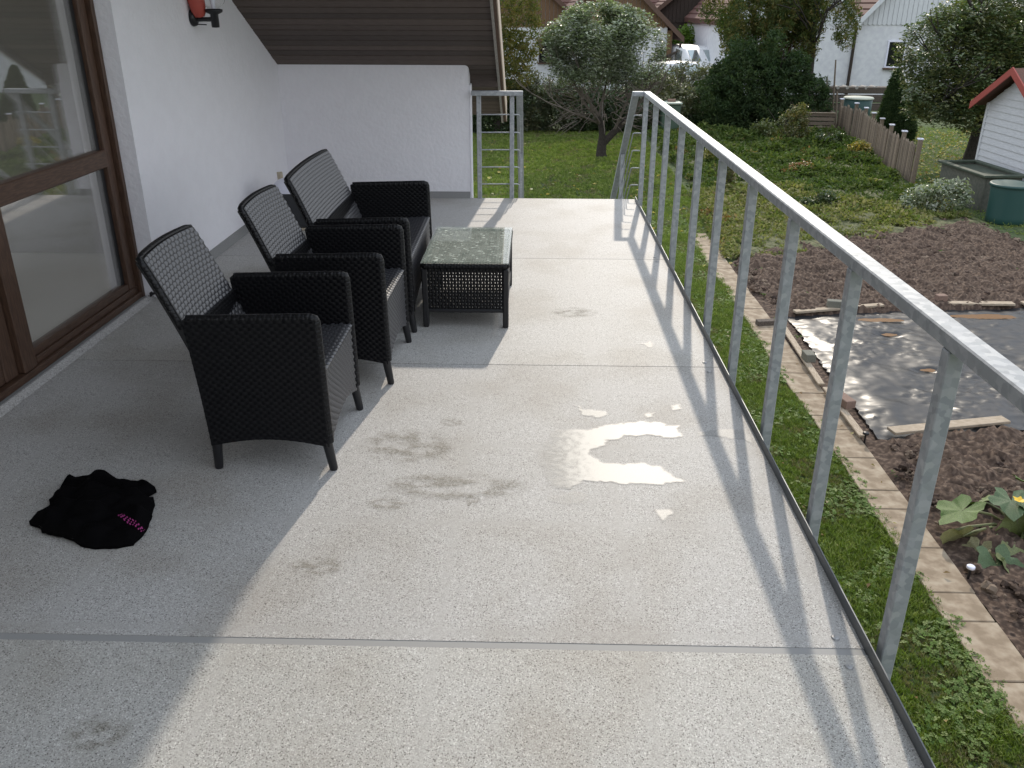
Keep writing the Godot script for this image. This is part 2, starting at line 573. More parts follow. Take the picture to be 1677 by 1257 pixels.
func own_house():
	var h := thing("house", "white stucco house wall with dark timber roof overhang and brown glazed door", "house", Vector3(-2.28, 0, -5.0))
	var o := h.position
	var sf := func(z: float): return 1.163 + 0.491 * (z + 8.07)     # underside of the roof boards
	var fx := func(p: Vector2, d: float): return Vector3(d, p.y, -p.x) - o  # polygon in (-z, y), extruded along x
	var mb := MB.new()
	mb.prism(PackedVector2Array([Vector2(5.0, GY - 0.3), Vector2(8.27, GY - 0.3), Vector2(8.27, sf.call(-8.27) + 0.02), Vector2(5.0, sf.call(-5.0) + 0.02)]), fx, -2.58, -2.28)
	mb.prism(PackedVector2Array([Vector2(-1.5, 2.25), Vector2(5.0, 2.25), Vector2(5.0, sf.call(-5.0) + 0.02), Vector2(0.5, sf.call(-0.5) + 0.02), Vector2(-1.5, sf.call(-2.5) + 0.02)]), fx, -2.58, -2.28)
	mb.prism(PackedVector2Array([Vector2(-1.5, GY - 0.3), Vector2(5.0, GY - 0.3), Vector2(5.0, -0.06), Vector2(-1.5, -0.06)]), fx, -2.58, -2.30)
	mb.prism(PackedVector2Array([Vector2(-4.5, GY - 0.3), Vector2(-1.5, GY - 0.3), Vector2(-1.5, 2.4), Vector2(-4.5, 1.6)]), fx, -2.58, -2.28)
	put(mb, "facade_wall", M.stucco, h)
	mb = MB.new()
	# low end wall with a rounded top corner
	var pts := PackedVector2Array([Vector2(-2.279, GY - 0.3), Vector2(-0.585, GY - 0.3)])
	for k in 6:
		var a := PI / 2 * k / 5.0
		pts.append(Vector2(-0.62 + 0.035 * cos(a), 1.13 + 0.035 * sin(a)))
	pts.append(Vector2(-2.279, 1.165))
	mb.prism(pts, func(p: Vector2, d: float): return Vector3(p.x, p.y, d) - o, -8.27, -8.07)
	mb.bx(Vector3(-0.584, GY, -8.262) - o, Vector3(-0.569, 1.0, -8.075) - o, 0.004)
	put(mb, "end_wall", M.stucco, h)
	# coved skirting where the floor coating turns up the walls
	mb = MB.new()
	for s in [[Vector3(-2.28, 0, -8.07), Vector3(-2.28, 0, -5.0), Vector3(1, 0, 0)], [Vector3(-2.25, 0, -8.07), Vector3(-0.585, 0, -8.07), Vector3(0, 0, 1)]]:
		var n: Vector3 = s[2]
		mb.flat()
		var a: Vector3 = s[0] - o
		var b: Vector3 = s[1] - o
		var up := Vector3(0, 0.055, 0)
		if n.x > 0:
			mb.quad(b + n * 0.035, a + n * 0.035, a + n * 0.006 + up, b + n * 0.006 + up)
			mb.quad(b + n * 0.006 + up, a + n * 0.006 + up, a + up, b + up)
		else:
			mb.quad(a + n * 0.035, b + n * 0.035, b + n * 0.006 + up, a + n * 0.006 + up)
			mb.quad(a + n * 0.006 + up, b + n * 0.006 + up, b + up, a + up)
	put(mb, "skirting", M.upstand, h)
	# roof
	var roof := put(roof_slab(o, sf), "roof", M.tiles, h)
	var pitch := atan(0.491)
	var z := -9.18
	var k := 0
	while z < -0.55:
		var bw := 0.078 + 0.016 * rng.randf()
		var z1 := minf(z + bw, -0.5)
		var mid := Vector3(-1.3125, sf.call((z + z1) / 2) + 0.011, (z + z1) / 2) - o
		var t := Transform3D(Basis(Vector3.RIGHT, -pitch), mid + Vector3(0, rng.randf_range(-0.002, 0.002), 0))
		mb = MB.new()
		mb.box(t, Vector3(1.96, 0.02, (z1 - z) / cos(pitch) - 0.007), 0.004)
		put(mb, "soffit_board", M.soffit[rng.randi() % 4], roof)
		z = z1
		k += 1
	# verge boards along the sloping edge, with a pale strip as painted sunlit edge
	for b in [[-0.335, -0.314, -0.05, 0.13, "verge_light", -9.25], [-0.312, -0.288, -0.03, 0.17, "verge_brown", -9.27], [-0.2875, -0.279, -0.03, 0.172, "verge_lit_edge", -9.27]]:
		mb = MB.new()
		var zz: float = b[5]
		var poly := PackedVector2Array([Vector2(-zz, sf.call(zz) + b[2]), Vector2(-zz, sf.call(zz) + b[3]), Vector2(0.5, sf.call(-0.5) + b[3]), Vector2(0.5, sf.call(-0.5) + b[2])])
		mb.prism(poly, fx, b[0], b[1])
		put(mb, "verge_board", M[b[4]], roof)
	mb = MB.new()
	mb.bx(Vector3(-0.60, 0.965, -8.42) - o, Vector3(-0.337, 1.095, -8.28) - o, 0.006)
	put(mb, "eaves_beam", M.soffit[0], h)
	door(h, o)
	# dim room behind the glass
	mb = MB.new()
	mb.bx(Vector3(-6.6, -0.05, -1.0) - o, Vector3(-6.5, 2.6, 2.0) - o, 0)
	mb.bx(Vector3(-6.6, 2.3, -6.0) - o, Vector3(-6.5, 2.6, -1.0) - o, 0)  # gap below is an opening added to let daylight onto the room floor
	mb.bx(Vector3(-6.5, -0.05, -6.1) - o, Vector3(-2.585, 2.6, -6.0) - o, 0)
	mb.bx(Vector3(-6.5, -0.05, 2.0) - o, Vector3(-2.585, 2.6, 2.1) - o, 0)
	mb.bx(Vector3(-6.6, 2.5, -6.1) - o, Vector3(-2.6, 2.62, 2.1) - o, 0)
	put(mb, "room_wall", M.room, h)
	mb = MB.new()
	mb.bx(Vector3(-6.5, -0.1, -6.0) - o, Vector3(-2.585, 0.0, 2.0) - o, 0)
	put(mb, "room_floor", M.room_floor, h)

func roof_slab(o: Vector3, sf: Callable) -> MB:
	var mb := MB.new()
	var fx := func(p: Vector2, d: float): return Vector3(d, p.y, -p.x) - o
	# seen from below only at the boards; tiles above
	mb.prism(PackedVector2Array([Vector2(9.2, sf.call(-9.2) + 0.03), Vector2(0.5, sf.call(-0.5) + 0.03), Vector2(-8, sf.call(-9.0) + 0.03), Vector2(-8, sf.call(-9.0) + 0.2), Vector2(0.5, sf.call(-0.5) + 0.2), Vector2(9.2, sf.call(-9.2) + 0.16)]), fx, -9.0, -0.337)
	return mb

func door(h: Node3D, o: Vector3):
	var d := Node3D.new()
	d.name = "terrace_door"
	h.add_child(d, true)
	var xf := -2.385   # face of the sashes
	var mb := MB.new()
	# outer frame: right jamb, head, sill
	mb.bx(Vector3(-2.47, 0.0, -5.0) - o, Vector3(-2.372, 2.25, -4.965) - o)
	mb.bx(Vector3(-2.47, 2.19, -4.965) - o, Vector3(-2.372, 2.249, 1.4) - o)
	put(mb, "door_frame", M.brown_y, d)
	mb = MB.new()
	mb.bx(Vector3(-2.47, 0.015, -4.965) - o, Vector3(-2.375, 0.05, 1.4) - o)
	mb.bx(Vector3(-2.47, 0.0505, -4.965) - o, Vector3(-2.395, 0.085, -3.81) - o)
	put(mb, "threshold", M.brown_x, d)
	# fixed sash: stiles and rails
	mb = MB.new()
	mb.bx(Vector3(-2.46, 0.086, -4.955) - o, Vector3(-2.40, 2.185, -4.875) - o)
	put(mb, "sash_stile", M.brown_y, d)
	mb = MB.new()
	mb.bx(Vector3(-2.455, 0.125, -4.8745) - o, Vector3(-2.425, 2.15, -4.835) - o, 0.002)
	mb.bx(Vector3(-2.458, 0.087, -4.964) - o, Vector3(-2.43, 2.18, -4.956) - o, 0)
	put(mb, "glazing_gasket", M.gasket, d)
	mb = MB.new()
	mb.bx(Vector3(-2.46, 0.81, -4.8745) - o, Vector3(-2.395, 0.905, -3.7905) - o, 0.006)
	put(mb, "sash_rail", M.brown_x, d)
	mb = MB.new()
	mb.bx(Vector3(-2.46, 0.086, -4.8745) - o, Vector3(-2.405, 0.124, -3.7905) - o, 0.004)
	put(mb, "sash_rail", M.brown_x, d)
	# mullion between the fixed light and the door leaf
	mb = MB.new()
	mb.bx(Vector3(-2.47, 0.051, -3.79) - o, Vector3(-2.385, 2.185, -3.765) - o)
	mb.bx(Vector3(-2.47, 0.051, -3.763) - o, Vector3(-2.378, 2.185, -3.675) - o, 0.006)
	put(mb, "mullion", M.brown_y, d)
	# door leaf standing next to it
	mb = MB.new()
	mb.bx(Vector3(-2.46, 0.055, -3.655) - o, Vector3(-2.40, 2.18, -3.555) - o, 0.006)
	mb.bx(Vector3(-2.46, 0.055, -2.66) - o, Vector3(-2.40, 2.18, -2.56) - o, 0.006)
	put(mb, "leaf_stile", M.brown_y, d)
	mb = MB.new()
	mb.bx(Vector3(-2.46, 0.055, -3.554) - o, Vector3(-2.405, 0.20, -2.661) - o, 0.006)
	put(mb, "leaf_rail", M.brown_x, d)
	mb = MB.new()
	mb.bx(Vector3(-2.46, 2.06, -3.554) - o, Vector3(-2.405, 2.18, -2.661) - o, 0.006)
	put(mb, "leaf_rail", M.brown_x, d)
	for p in [[0.905, 2.184, -4.835, -3.79], [0.124, 0.81, -4.835, -3.79], [0.2, 2.06, -3.555, -2.66], [0.06, 2.18, -2.55, 1.4]]:
		mb = MB.new()
		mb.flat()
		for xx in [-2.424, -2.428, -2.436, -2.440, -2.448, -2.452]:
			mb.quad(Vector3(xx, p[0], p[3]) - o, Vector3(xx, p[0], p[2]) - o, Vector3(xx, p[1], p[2]) - o, Vector3(xx, p[1], p[3]) - o)
		put(mb, "window_pane", M.pane, d)

# ---------------------------------------------------------------- balcony
func uv2_plate(poly: PackedVector2Array, y: float, thick: float) -> ArrayMesh:
	# flat plate with UV2 over the whole deck
	var st := SurfaceTool.new()
	st.begin(Mesh.PRIMITIVE_TRIANGLES)
	st.set_smooth_group(-1)
	if Geometry2D.is_polygon_clockwise(poly): poly.reverse()
	var idx := Geometry2D.triangulate_polygon(poly)
	var add := func(p: Vector2, yy: float):
		st.set_uv2(Vector2((p.x + 3.0) / 4.2, (p.y + 9.0) / 11.0 * 2.6))
		st.set_uv(p)
		st.add_vertex(Vector3(p.x, yy, p.y))
	for i in range(0, idx.size(), 3):
		for k in [0, 1, 2]: add.call(poly[idx[i + k]], y)
	if thick > 0:
		for i in poly.size():
			var p := poly[i]
			var q := poly[(i + 1) % poly.size()]
			for r in [[p, y], [q, y], [q, y - thick], [p, y], [q, y - thick], [p, y - thick]]: add.call(r[0], r[1])
	st.generate_normals()
	return st.commit()

func balcony():
	var f := Node3D.new()
	f.name = "balcony_floor"
	f.set_meta("kind", "structure")
	add_child(f)
	var seams := [-8.05, -5.97, -3.985, -1.92, 0.1, 1.5]
	for i in seams.size() - 1:
		var za: float = seams[i]
		var zb: float = seams[i + 1]
		var g0 := 0.0 if i == 0 else (0.014 if i == 3 else 0.003)
		var g1 := 0.014 if i == 2 else 0.003
		var xl := -2.345
		var poly := PackedVector2Array([Vector2(xl, za + g0), Vector2(0.944, za + g0), Vector2(0.944, zb - g1), Vector2(xl, zb - g1)])
		if i == 0: poly = PackedVector2Array([Vector2(-2.279, za + g0), Vector2(0.944, za + g0), Vector2(0.944, zb - g1), Vector2(-2.279, zb - g1)])
		if i == 1: poly = PackedVector2Array([Vector2(-2.279, za + g0), Vector2(0.944, za + g0), Vector2(0.944, zb - g1), Vector2(xl, zb - g1), Vector2(xl, -4.997), Vector2(-2.279, -4.997)])
		var dm: StandardMaterial3D = M.deck.duplicate()
		var tone: float = [0.985, 1.0, 0.965, 0.99, 0.955][i]
		dm.albedo_color = Color(tone, tone, tone * [1.0, 0.995, 1.0, 0.99, 0.985][i])
		put(uv2_plate(poly, 0.0, 0.03), "floor_panel", dm, f)
	var mb := MB.new()
	for i in [1, 2, 3, 4]:
		var w := 0.0145 if i == 3 else 0.0035
		mb.bx(Vector3(-2.278, -0.029, seams[i] - w), Vector3(0.943, -0.0015 if i == 3 else -0.004, seams[i] + w), 0)
		put(mb, "joint_seal", M.seam, f)
		mb = MB.new()
	mb.bx(Vector3(-2.579, -0.25, -8.04), Vector3(0.94, -0.031, 1.5), 0.005)
	put(mb, "floor_slab", M.concrete, f)
	# turned-up coating and light strip along the door
	mb = MB.new()
	mb.bx(Vector3(-2.47, -0.03, -4.998), Vector3(-2.352, 0.014, 1.5), 0.006)
	put(mb, "door_upstand", M.upstand, f)
	mb = MB.new()
	mb.flat()
	mb.quad(Vector3(-2.305, 0.001, 1.5), Vector3(-2.305, 0.001, -4.998), Vector3(-2.345, 0.017, -4.998), Vector3(-2.345, 0.017, 1.5))
	mb.quad(Vector3(-2.345, 0.017, 1.5), Vector3(-2.345, 0.017, -4.998), Vector3(-2.355, 0.016, -4.998), Vector3(-2.355, 0.016, 1.5))
	put(mb, "edge_strip", M.strip_speckled, f)
	# metal edge upstand
	mb = MB.new()
	mb.bx(Vector3(0.9445, -0.24, -8.0), Vector3(0.9505, 0.036, 1.5), 0.0015)
	put(mb, "edge_flashing", M.flash, f)
	# screw pairs at the joints
	for i in [1, 2, 3]:
		for s in [-0.056, 0.062]:
			mb = MB.new()
			mb.lathe([Vector2(0.0, 0.006), Vector2(0.004, 0.0062), Vector2(0.0055, 0.004), Vector2(0.009, 0.005), Vector2(0.011, 0.003), Vector2(0.012, 0.0005)], 12, Transform3D(Basis(), Vector3(0.878, 0, seams[i] + s)))
			put(mb, "screw", M.screw, f)
	# stains: irregular worn patches with soft, broken edges
	for s in [[-0.72, -3.27, 0.44, 0.32, 3], [-0.60, -2.90, 0.62, 0.22, 5], [-0.6, -2.72, 0.2, 0.12, 8], [-0.24, -2.74, 0.07, 0.1, 9], [-0.40, -3.37, 0.12, 0.09, 11], [-1.15, -1.64, 0.18, 0.13, 14], [-0.78, -2.33, 0.2, 0.11, 17], [0.1, -4.9, 0.3, 0.2, 20], [-0.1, -1.5, 0.2, 0.15, 22]]:
		var im := Image.create(96, 96, false, Image.FORMAT_RGBA8)
		var n := noise(FastNoiseLite.TYPE_SIMPLEX_SMOOTH, 0.035, 5, s[4])
		var n2 := noise(FastNoiseLite.TYPE_SIMPLEX_SMOOTH, 0.3, 2, s[4] + 1)
		for y in 96:
			for x in 96:
				var u := (x - 48) / 48.0
				var v := (y - 48) / 48.0
				var a := clampf((1.0 - u * u - v * v) * 1.2, 0, 1) * (n.get_noise_2d(x, y) + 0.3) * 1.9
				a = clampf(a, 0, 1) * clampf(0.6 + n2.get_noise_2d(x, y), 0, 1)
				im.set_pixel(x, y, Color(0.50, 0.47, 0.39, clampf(a * 0.5, 0, 0.5)))
		var m := StandardMaterial3D.new()
		m.albedo_texture = ImageTexture.create_from_image(im)
		m.transparency = BaseMaterial3D.TRANSPARENCY_ALPHA
		m.roughness = 0.7
		mb = MB.new()
		mb.flat()
		var a0 := Vector3(s[0], 0.0022, s[1])
		mb.quad(a0 + Vector3(0, 0, s[3]), a0 + Vector3(s[2], 0, s[3]), a0 + Vector3(s[2], 0, 0), a0, [Vector2(0, 1), Vector2(1, 1), Vector2(1, 0), Vector2(0, 0)])
		put(mb, "stain", m, f)

func rough_edge(pts: Array, amp: float, step := 0.012, seed_ := 1) -> PackedVector2Array:
	# a polygon given as x0, z0, x1, z1 ... with wobbly edges
	var n := noise(FastNoiseLite.TYPE_SIMPLEX_SMOOTH, 14.0, 3, seed_)
	var out := PackedVector2Array()
	var c := pts.size() / 2
	for i in c:
		var a := Vector2(pts[i * 2], pts[i * 2 + 1])
		var j := (i + 1) % c
		var b := Vector2(pts[j * 2], pts[j * 2 + 1])
		var k := maxi(1, int(a.distance_to(b) / step))
		for q in k:
			var p := a.lerp(b, float(q) / k)
			out.append(p + Vector2(n.get_noise_2d(p.x, p.y), n.get_noise_2d(p.x + 9.0, p.y)) * amp)
	return out

# ---------------------------------------------------------------- railings
func bar(a: Vector3, b: Vector3, w: float, hgt: float, bev := 0.004) -> MB:
	# rectangular bar along a-b, w sideways and hgt upwards
	var mb := MB.new()
	var d := (b - a)
	var z := d.normalized()
	var up := Vector3.UP
	if absf(z.y) > 0.98: up = Vector3.FORWARD
	var x := up.cross(z).normalized()
	var y := z.cross(x).normalized()
	mb.box(Transform3D(Basis(x, y, z), (a + b) / 2), Vector3(w, hgt, d.length()), bev)
	return mb

func railings():
	var slope := 0.757
	var r := thing("balcony_railing", "long galvanised steel railing along the open right edge of the balcony", "railing", Vector3(1.0, 0, -8.0))
	var o := r.position
	put(bar(Vector3(1.0, 0.935, -8.06) - o, Vector3(1.0, 0.935, 1.4) - o, 0.06, 0.04), "handrail", M.zinc, r)
	for i in 14:
		var z := -1.9 - 0.676 * i if i < 10 else -1.9 + 0.676 * (i - 9)
		var mb := MB.new()
		mb.bx(Vector3(0.97, -0.2, z - 0.02) - o, Vector3(1.01, 0.9145, z + 0.02) - o, 0.003)
		put(mb, "post", M.zinc, r)
	# return at the head of the stair and the sloping stair rail
	put(bar(Vector3(0.87, 0.935, -8.03) - o, Vector3(0.9695, 0.935, -8.03) - o, 0.06, 0.04), "corner_rail", M.zinc, r)
	stair_rail(r, o, 0.90, slope, 0.97, 1)
	var l := thing("stair_railing", "short galvanised railing with five thin rods beside the white end wall", "railing", Vector3(-0.35, 0, -8.0))
	o = l.position
	put(bar(Vector3(-0.56, 0.935, -8.03) - o, Vector3(-0.10, 0.935, -8.03) - o, 0.06, 0.04), "handrail", M.zinc, l)
	for x in [-0.495, -0.197]:
		var mb := MB.new()
		mb.bx(Vector3(x - 0.02, -0.2, -8.05) - o + Vector3(0, 0, -0.021), Vector3(x + 0.02, 0.9145, -8.012) - o + Vector3(0, 0, -0.021), 0.003)
		put(mb, "post", M.zinc, l)
	stair_rail(l, o, -0.13, slope, -0.495, 0)
	# steel stair leading down to the lawn
	var s := thing("garden_stair", "galvanised steel stair going down from the balcony end to the lawn", "stair", Vector3(0.38, GY, -9.4))
	o = s.position
	for x in [-0.11, 0.87]:
		put(bar(Vector3(x, -0.12, -8.07) - o, Vector3(x, -0.12 - slope * 2.45, -10.52) - o, 0.012, 0.2), "stringer", M.zinc, s)
	for i in 9:
		var mb := MB.new()
		var y := -0.2 - i * 0.2
		var z := -8.24 - (i * 0.2) / slope
		mb.bx(Vector3(-0.1, y - 0.03, z - 0.13) - o, Vector3(0.86, y, z + 0.13) - o, 0.003)
		put(mb, "tread", M.zinc, s)

func stair_rail(r: Node3D, o: Vector3, x: float, slope: float, x_from: float, kind: int):
	var y0 := 0.93
	var z0 := -8.04
	var l := 2.5
	put(bar(Vector3(x, y0, z0) - o, Vector3(x, y0 - slope * l, z0 - l) - o, 0.06, 0.035), "stair_handrail", M.zinc, r)
	for d in [0.82, 2.2]:
		var mb := MB.new()
		mb.bx(Vector3(x - 0.02, y0 - slope * d - 1.05, z0 - d - 0.02) - o, Vector3(x + 0.02, y0 - slope * d - 0.024, z0 - d + 0.02) - o, 0.003)
		put(mb, "post", M.zinc, r)
	for y in [0.75, 0.595, 0.441, 0.286, 0.131]:
		var mb := MB.new()
		var drop: float = y0 - y
		var a := Vector3(x_from, y, -8.05) - o
		var b := Vector3(x, y, -8.06) - o
		var c := Vector3(x, y - slope * 2.3, -8.06 - 2.3) - o
		mb.tube([a, a.lerp(b, 0.5), b - (b - a).normalized() * 0.012, b + Vector3(0, -slope, -1) * 0.012, c], [0.006, 0.006, 0.006, 0.006, 0.006], 6)
		put(mb, "rod", M.zinc, r)

# ---------------------------------------------------------------- furniture
func wicker_seat(n: String, label: String, category: String, at: Vector3, turn: float, w: float, group := "") -> Node3D:
	# origin on the floor under the middle of the front edge, front towards +x
	var t := thing(n, label, category, at, turn, group)
	var hw := w / 2
	# side panels with curved rear edge and arched foot
	var back := func(y: float): return -0.450 - 0.045 * pow(y / 0.615, 1.6)
	var front := func(y: float): return 0.004 - 0.012 * y / 0.6
	for s in [-1, 1]:
		var f := func(u: float, v: float):
			var yb := 0.105 + 0.03 * sin(PI * u)
			var yt := 0.62 - 0.012 * u
			var y := lerpf(yb, yt, v)
			var x := lerpf(front.call(y), back.call(y), u)
			if v > 0.95 and u < 0.001: x -= 0.012
			if v > 0.999 and u < 0.05: y -= 0.006
			return Vector3(x, y, s * hw)
		var mb := MB.new()
		if s > 0: mb.sheet(func(u, v): return f.call(1.0 - u, v), 16, 18, 0.036, 0.48, 0.5)
		else: mb.sheet(f, 16, 18, 0.036, 0.48, 0.5)
		var sp := put(mb, "side_panel", M.core, t)
		mb = MB.new()
		var ff: Callable = (func(u, v): return f.call(1.0 - u, v)) if s > 0 else f
		mb.woven(ff, 30, 36, 1.0, 0.0026)
		var fi := func(u, v): return f.call(u, v) + Vector3(0, 0, -s * 0.036)
		mb.woven(func(u, v): return (fi.call(u, v) if s > 0 else fi.call(1.0 - u, v)), 30, 36, 1.0, 0.0026)
		put(mb, "weave", M.strand, sp)
		# rounded top edge and front edge roll
		mb = MB.new()
		var e := []
		var rr := []
		for k in 12:
			var y := 0.12 + 0.485 * k / 11.0
			e.append(Vector3(front.call(y) - 0.004, y, s * (hw - 0.018)))
			rr.append(0.0185)
		e.append(Vector3(-0.014, 0.613, s * (hw - 0.018))); rr.append(0.0185)
		for k in 11:
			e.append(Vector3(-0.03 - 0.045 * k, 0.619 - 0.0012 * k, s * (hw - 0.018))); rr.append(0.0185)
		mb.tube(e, rr, 10)
		put(mb, "arm_edge", M.wicker_edge, t)
	var iw := hw - 0.034
	# front panel with arched lower edge
	var mb2 := MB.new()
	mb2.sheet(func(u, v): return Vector3(0.0 - 0.004 * v, lerpf(0.10 + 0.055 * sin(PI * u), 0.408, v), lerpf(iw, -iw, u)), 18, 10, 0.02, iw * 2, 0.31)
	var cell := 0.0172
	var nw := int(iw * 2 / cell)
	var fp := func(u, v): return Vector3(0.0 - 0.004 * v, lerpf(0.10 + 0.055 * sin(PI * u), 0.408, v), lerpf(iw, -iw, u))
	var core := put(mb2, "front_panel", M.core_lit, t)
	mb2 = MB.new()
	mb2.woven(fp, nw, 20, 1.0, 0.0045)
	put(mb2, "weave", M.strand_lit, core)
	# seat, rolled over the front edge
	mb2 = MB.new()
	mb2.sheet(func(u, v): return Vector3(0.004 - 0.45 * v, 0.415 - 0.03 * v - 0.008 * sin(PI * u) * sin(PI * v) - 0.012 * pow(maxf(0.0, 1.0 - v * 12.0), 2.0), lerpf(iw, -iw, u)), 18, 24, 0.03, iw * 2, 0.45)
	core = put(mb2, "seat", M.core_lit, t)
	mb2 = MB.new()
	mb2.woven(func(u, v): return Vector3(0.004 - 0.45 * v, 0.415 - 0.03 * v - 0.008 * sin(PI * u) * sin(PI * v) - 0.012 * pow(maxf(0.0, 1.0 - v * 12.0), 2.0), lerpf(iw, -iw, u)), nw, 25, 1.0, 0.0045)
	put(mb2, "weave", M.strand_lit, core)
	# backrest: leans back and is slightly hollow
	var bf := func(u: float, v: float):
		var y := 0.375 + 0.452 * v + 0.005 * sin(PI * u) * v
		var x := -0.425 - 0.185 * pow(v, 1.15) - 0.016 * sin(PI * u) * (0.4 + 0.6 * v)
		var ww := (iw - 0.002) * (1.0 - 0.03 * smoothstep(0.3, 1.0, v))
		var cr := pow(absf(2 * u - 1), 16.0) * 0.004 * smoothstep(0.85, 1.0, v)
		return Vector3(x, y - cr, lerpf(ww, -ww, u))
	mb2 = MB.new()
	mb2.sheet(bf, 20, 20, 0.035, iw * 2, 0.49)
	core = put(mb2, "backrest", M.core_lit, t)
	mb2 = MB.new()
	mb2.woven(bf, nw, 26, 1.0, 0.005)
	put(mb2, "weave", M.strand_lit, core)
	mb2 = MB.new()
	var e2 := []
	var r2 := []
	for k in 9: e2.append(bf.call(0.0, 0.42 + 0.58 * k / 8.0) + Vector3(-0.017, 0, 0)); r2.append(0.0125)
	for k in range(1, 16): e2.append(bf.call(k / 16.0, 1.0) + Vector3(-0.018, 0.0, 0)); r2.append(0.0125)
	for k in 9: e2.append(bf.call(1.0, 1.0 - 0.58 * k / 8.0) + Vector3(-0.017, 0, 0)); r2.append(0.0125)
	mb2.tube(e2, r2, 10)
	put(mb2, "back_edge", M.wicker_edge, t)
	# rear apron
	mb2 = MB.new()
	mb2.sheet(func(u, v): 
		var y := lerpf(0.11 + 0.04 * sin(PI * u), 0.56, v)
		return Vector3(back.call(y) + 0.002, y, lerpf(-iw, iw, u)), 16, 10, 0.012, iw * 2, 0.45)
	put(mb2, "rear_panel", M.wicker, t)
	# four tapered legs
	for s in [-1, 1]:
		for xx in [[-0.014, 0.006], [-0.436, -0.442]]:
			mb2 = MB.new()
			mb2.tube([Vector3(xx[0], 0.14, s * (hw - 0.019)), Vector3(xx[1], 0.006, s * (hw - 0.017)), Vector3(xx[1], 0.0, s * (hw - 0.017))], [0.0205, 0.0165, 0.014], 12)
			put(mb2, "leg", M.black, t)
	return t

func furniture():
	var we: StandardMaterial3D = M.wicker.duplicate()
	we.uv1_triplanar = true
	we.uv1_scale = Vector3(16, 16, 16)
	M.wicker_edge = we
	wicker_seat("wicker_armchair", "black wicker armchair nearest the brown glazed door, standing alone in front", "armchair", Vector3(-0.765, 0, -3.175), 0.0, 0.575, "black wicker armchairs")
	wicker_seat("wicker_armchair", "black wicker armchair between the other armchair and the wicker bench", "armchair", Vector3(-0.665, 0, -4.01), -0.02, 0.585, "black wicker armchairs")
	wicker_seat("wicker_bench", "wide black wicker two-seat bench beside the glass-topped table", "bench", Vector3(-0.655, 0, -4.955), 0.01, 1.06)
	# table
	var t := thing("wicker_table", "low black wicker table with a glass top in front of the bench", "table", Vector3(-0.365, 0, -4.925))
	var hx := 0.228
	var hz := 0.40
	for s in [[Vector3(-hx, 0, hz), Vector3(hx, 0, hz)], [Vector3(hx, 0, hz), Vector3(hx, 0, -hz)], [Vector3(hx, 0, -hz), Vector3(-hx, 0, -hz)], [Vector3(-hx, 0, -hz), Vector3(-hx, 0, hz)]]:
		var mb := MB.new()
		var a: Vector3 = s[0]
		var b: Vector3 = s[1]
		mb.sheet(func(u, v): return a.lerp(b, u) * Vector3(0.985, 1, 0.985) + Vector3(0, lerpf(0.09, 0.338, v), 0), 8, 5, 0.0, a.distance_to(b), 0.25)
		put(mb, "side_panel", M.wicker_open, t)
		put(bar(a + Vector3(0, 0.352, 0), b + Vector3(0, 0.352, 0), 0.03, 0.028, 0.008), "rim", M.wicker_edge, t)
		put(bar(a * Vector3(0.97, 1, 0.97) + Vector3(0, 0.095, 0), b * Vector3(0.97, 1, 0.97) + Vector3(0, 0.095, 0), 0.022, 0.02, 0.006), "lower_rail", M.black, t)
		var mb3 := MB.new()
		mb3.bx(Vector3(signf(a.x) * 0.222 - 0.016, 0, signf(a.z) * 0.394 - 0.016), Vector3(signf(a.x) * 0.222 + 0.016, 0.338, signf(a.z) * 0.394 + 0.016), 0.006)
		put(mb3, "leg", M.black, t)
	var mb4 := MB.new()
	mb4.sheet(func(u, v): return Vector3(lerpf(-hx + 0.01, hx - 0.01, u), 0.356, lerpf(hz - 0.01, -hz + 0.01, v)), 6, 10, 0.006, 0.44, 0.78)
	put(mb4, "woven_top", M.wicker, t)
	mb4 = MB.new()
	mb4.bx(Vector3(-hx - 0.012, 0.3685, -hz - 0.012), Vector3(hx + 0.012, 0.3755, hz + 0.012), 0.002)
	put(mb4, "glass_top", M.table_glass, t)
	# dust and dried splashes on the glass
	var im := Image.create(256, 384, false, Image.FORMAT_RGBA8)
	var n := noise(FastNoiseLite.TYPE_SIMPLEX_SMOOTH, 0.02, 5, 12)
	var n2 := noise(FastNoiseLite.TYPE_SIMPLEX_SMOOTH, 0.09, 3, 15)
	for y in 384:
		for x in 256:
			var a := 0.12 + 0.14 * n.get_noise_2d(x, y)
			a += clampf(n2.get_noise_2d(x * 0.5, y) * n.get_noise_2d(y, x) * 6.0 - 0.4, 0, 0.6)
			im.set_pixel(x, y, Color(0.80, 0.84, 0.80, clampf(a, 0.03, 0.7)))
	var dm := StandardMaterial3D.new()
	dm.albedo_texture = ImageTexture.create_from_image(im)
	dm.transparency = BaseMaterial3D.TRANSPARENCY_ALPHA
	dm.roughness = 0.8
	mb4 = MB.new()
	mb4.flat()
	mb4.quad(Vector3(-hx, 0.3765, hz), Vector3(hx, 0.3765, hz), Vector3(hx, 0.3765, -hz), Vector3(-hx, 0.3765, -hz), [Vector2(0, 1), Vector2(1, 1), Vector2(1, 0), Vector2(0, 0)])
	put(mb4, "dust_film", dm, t)

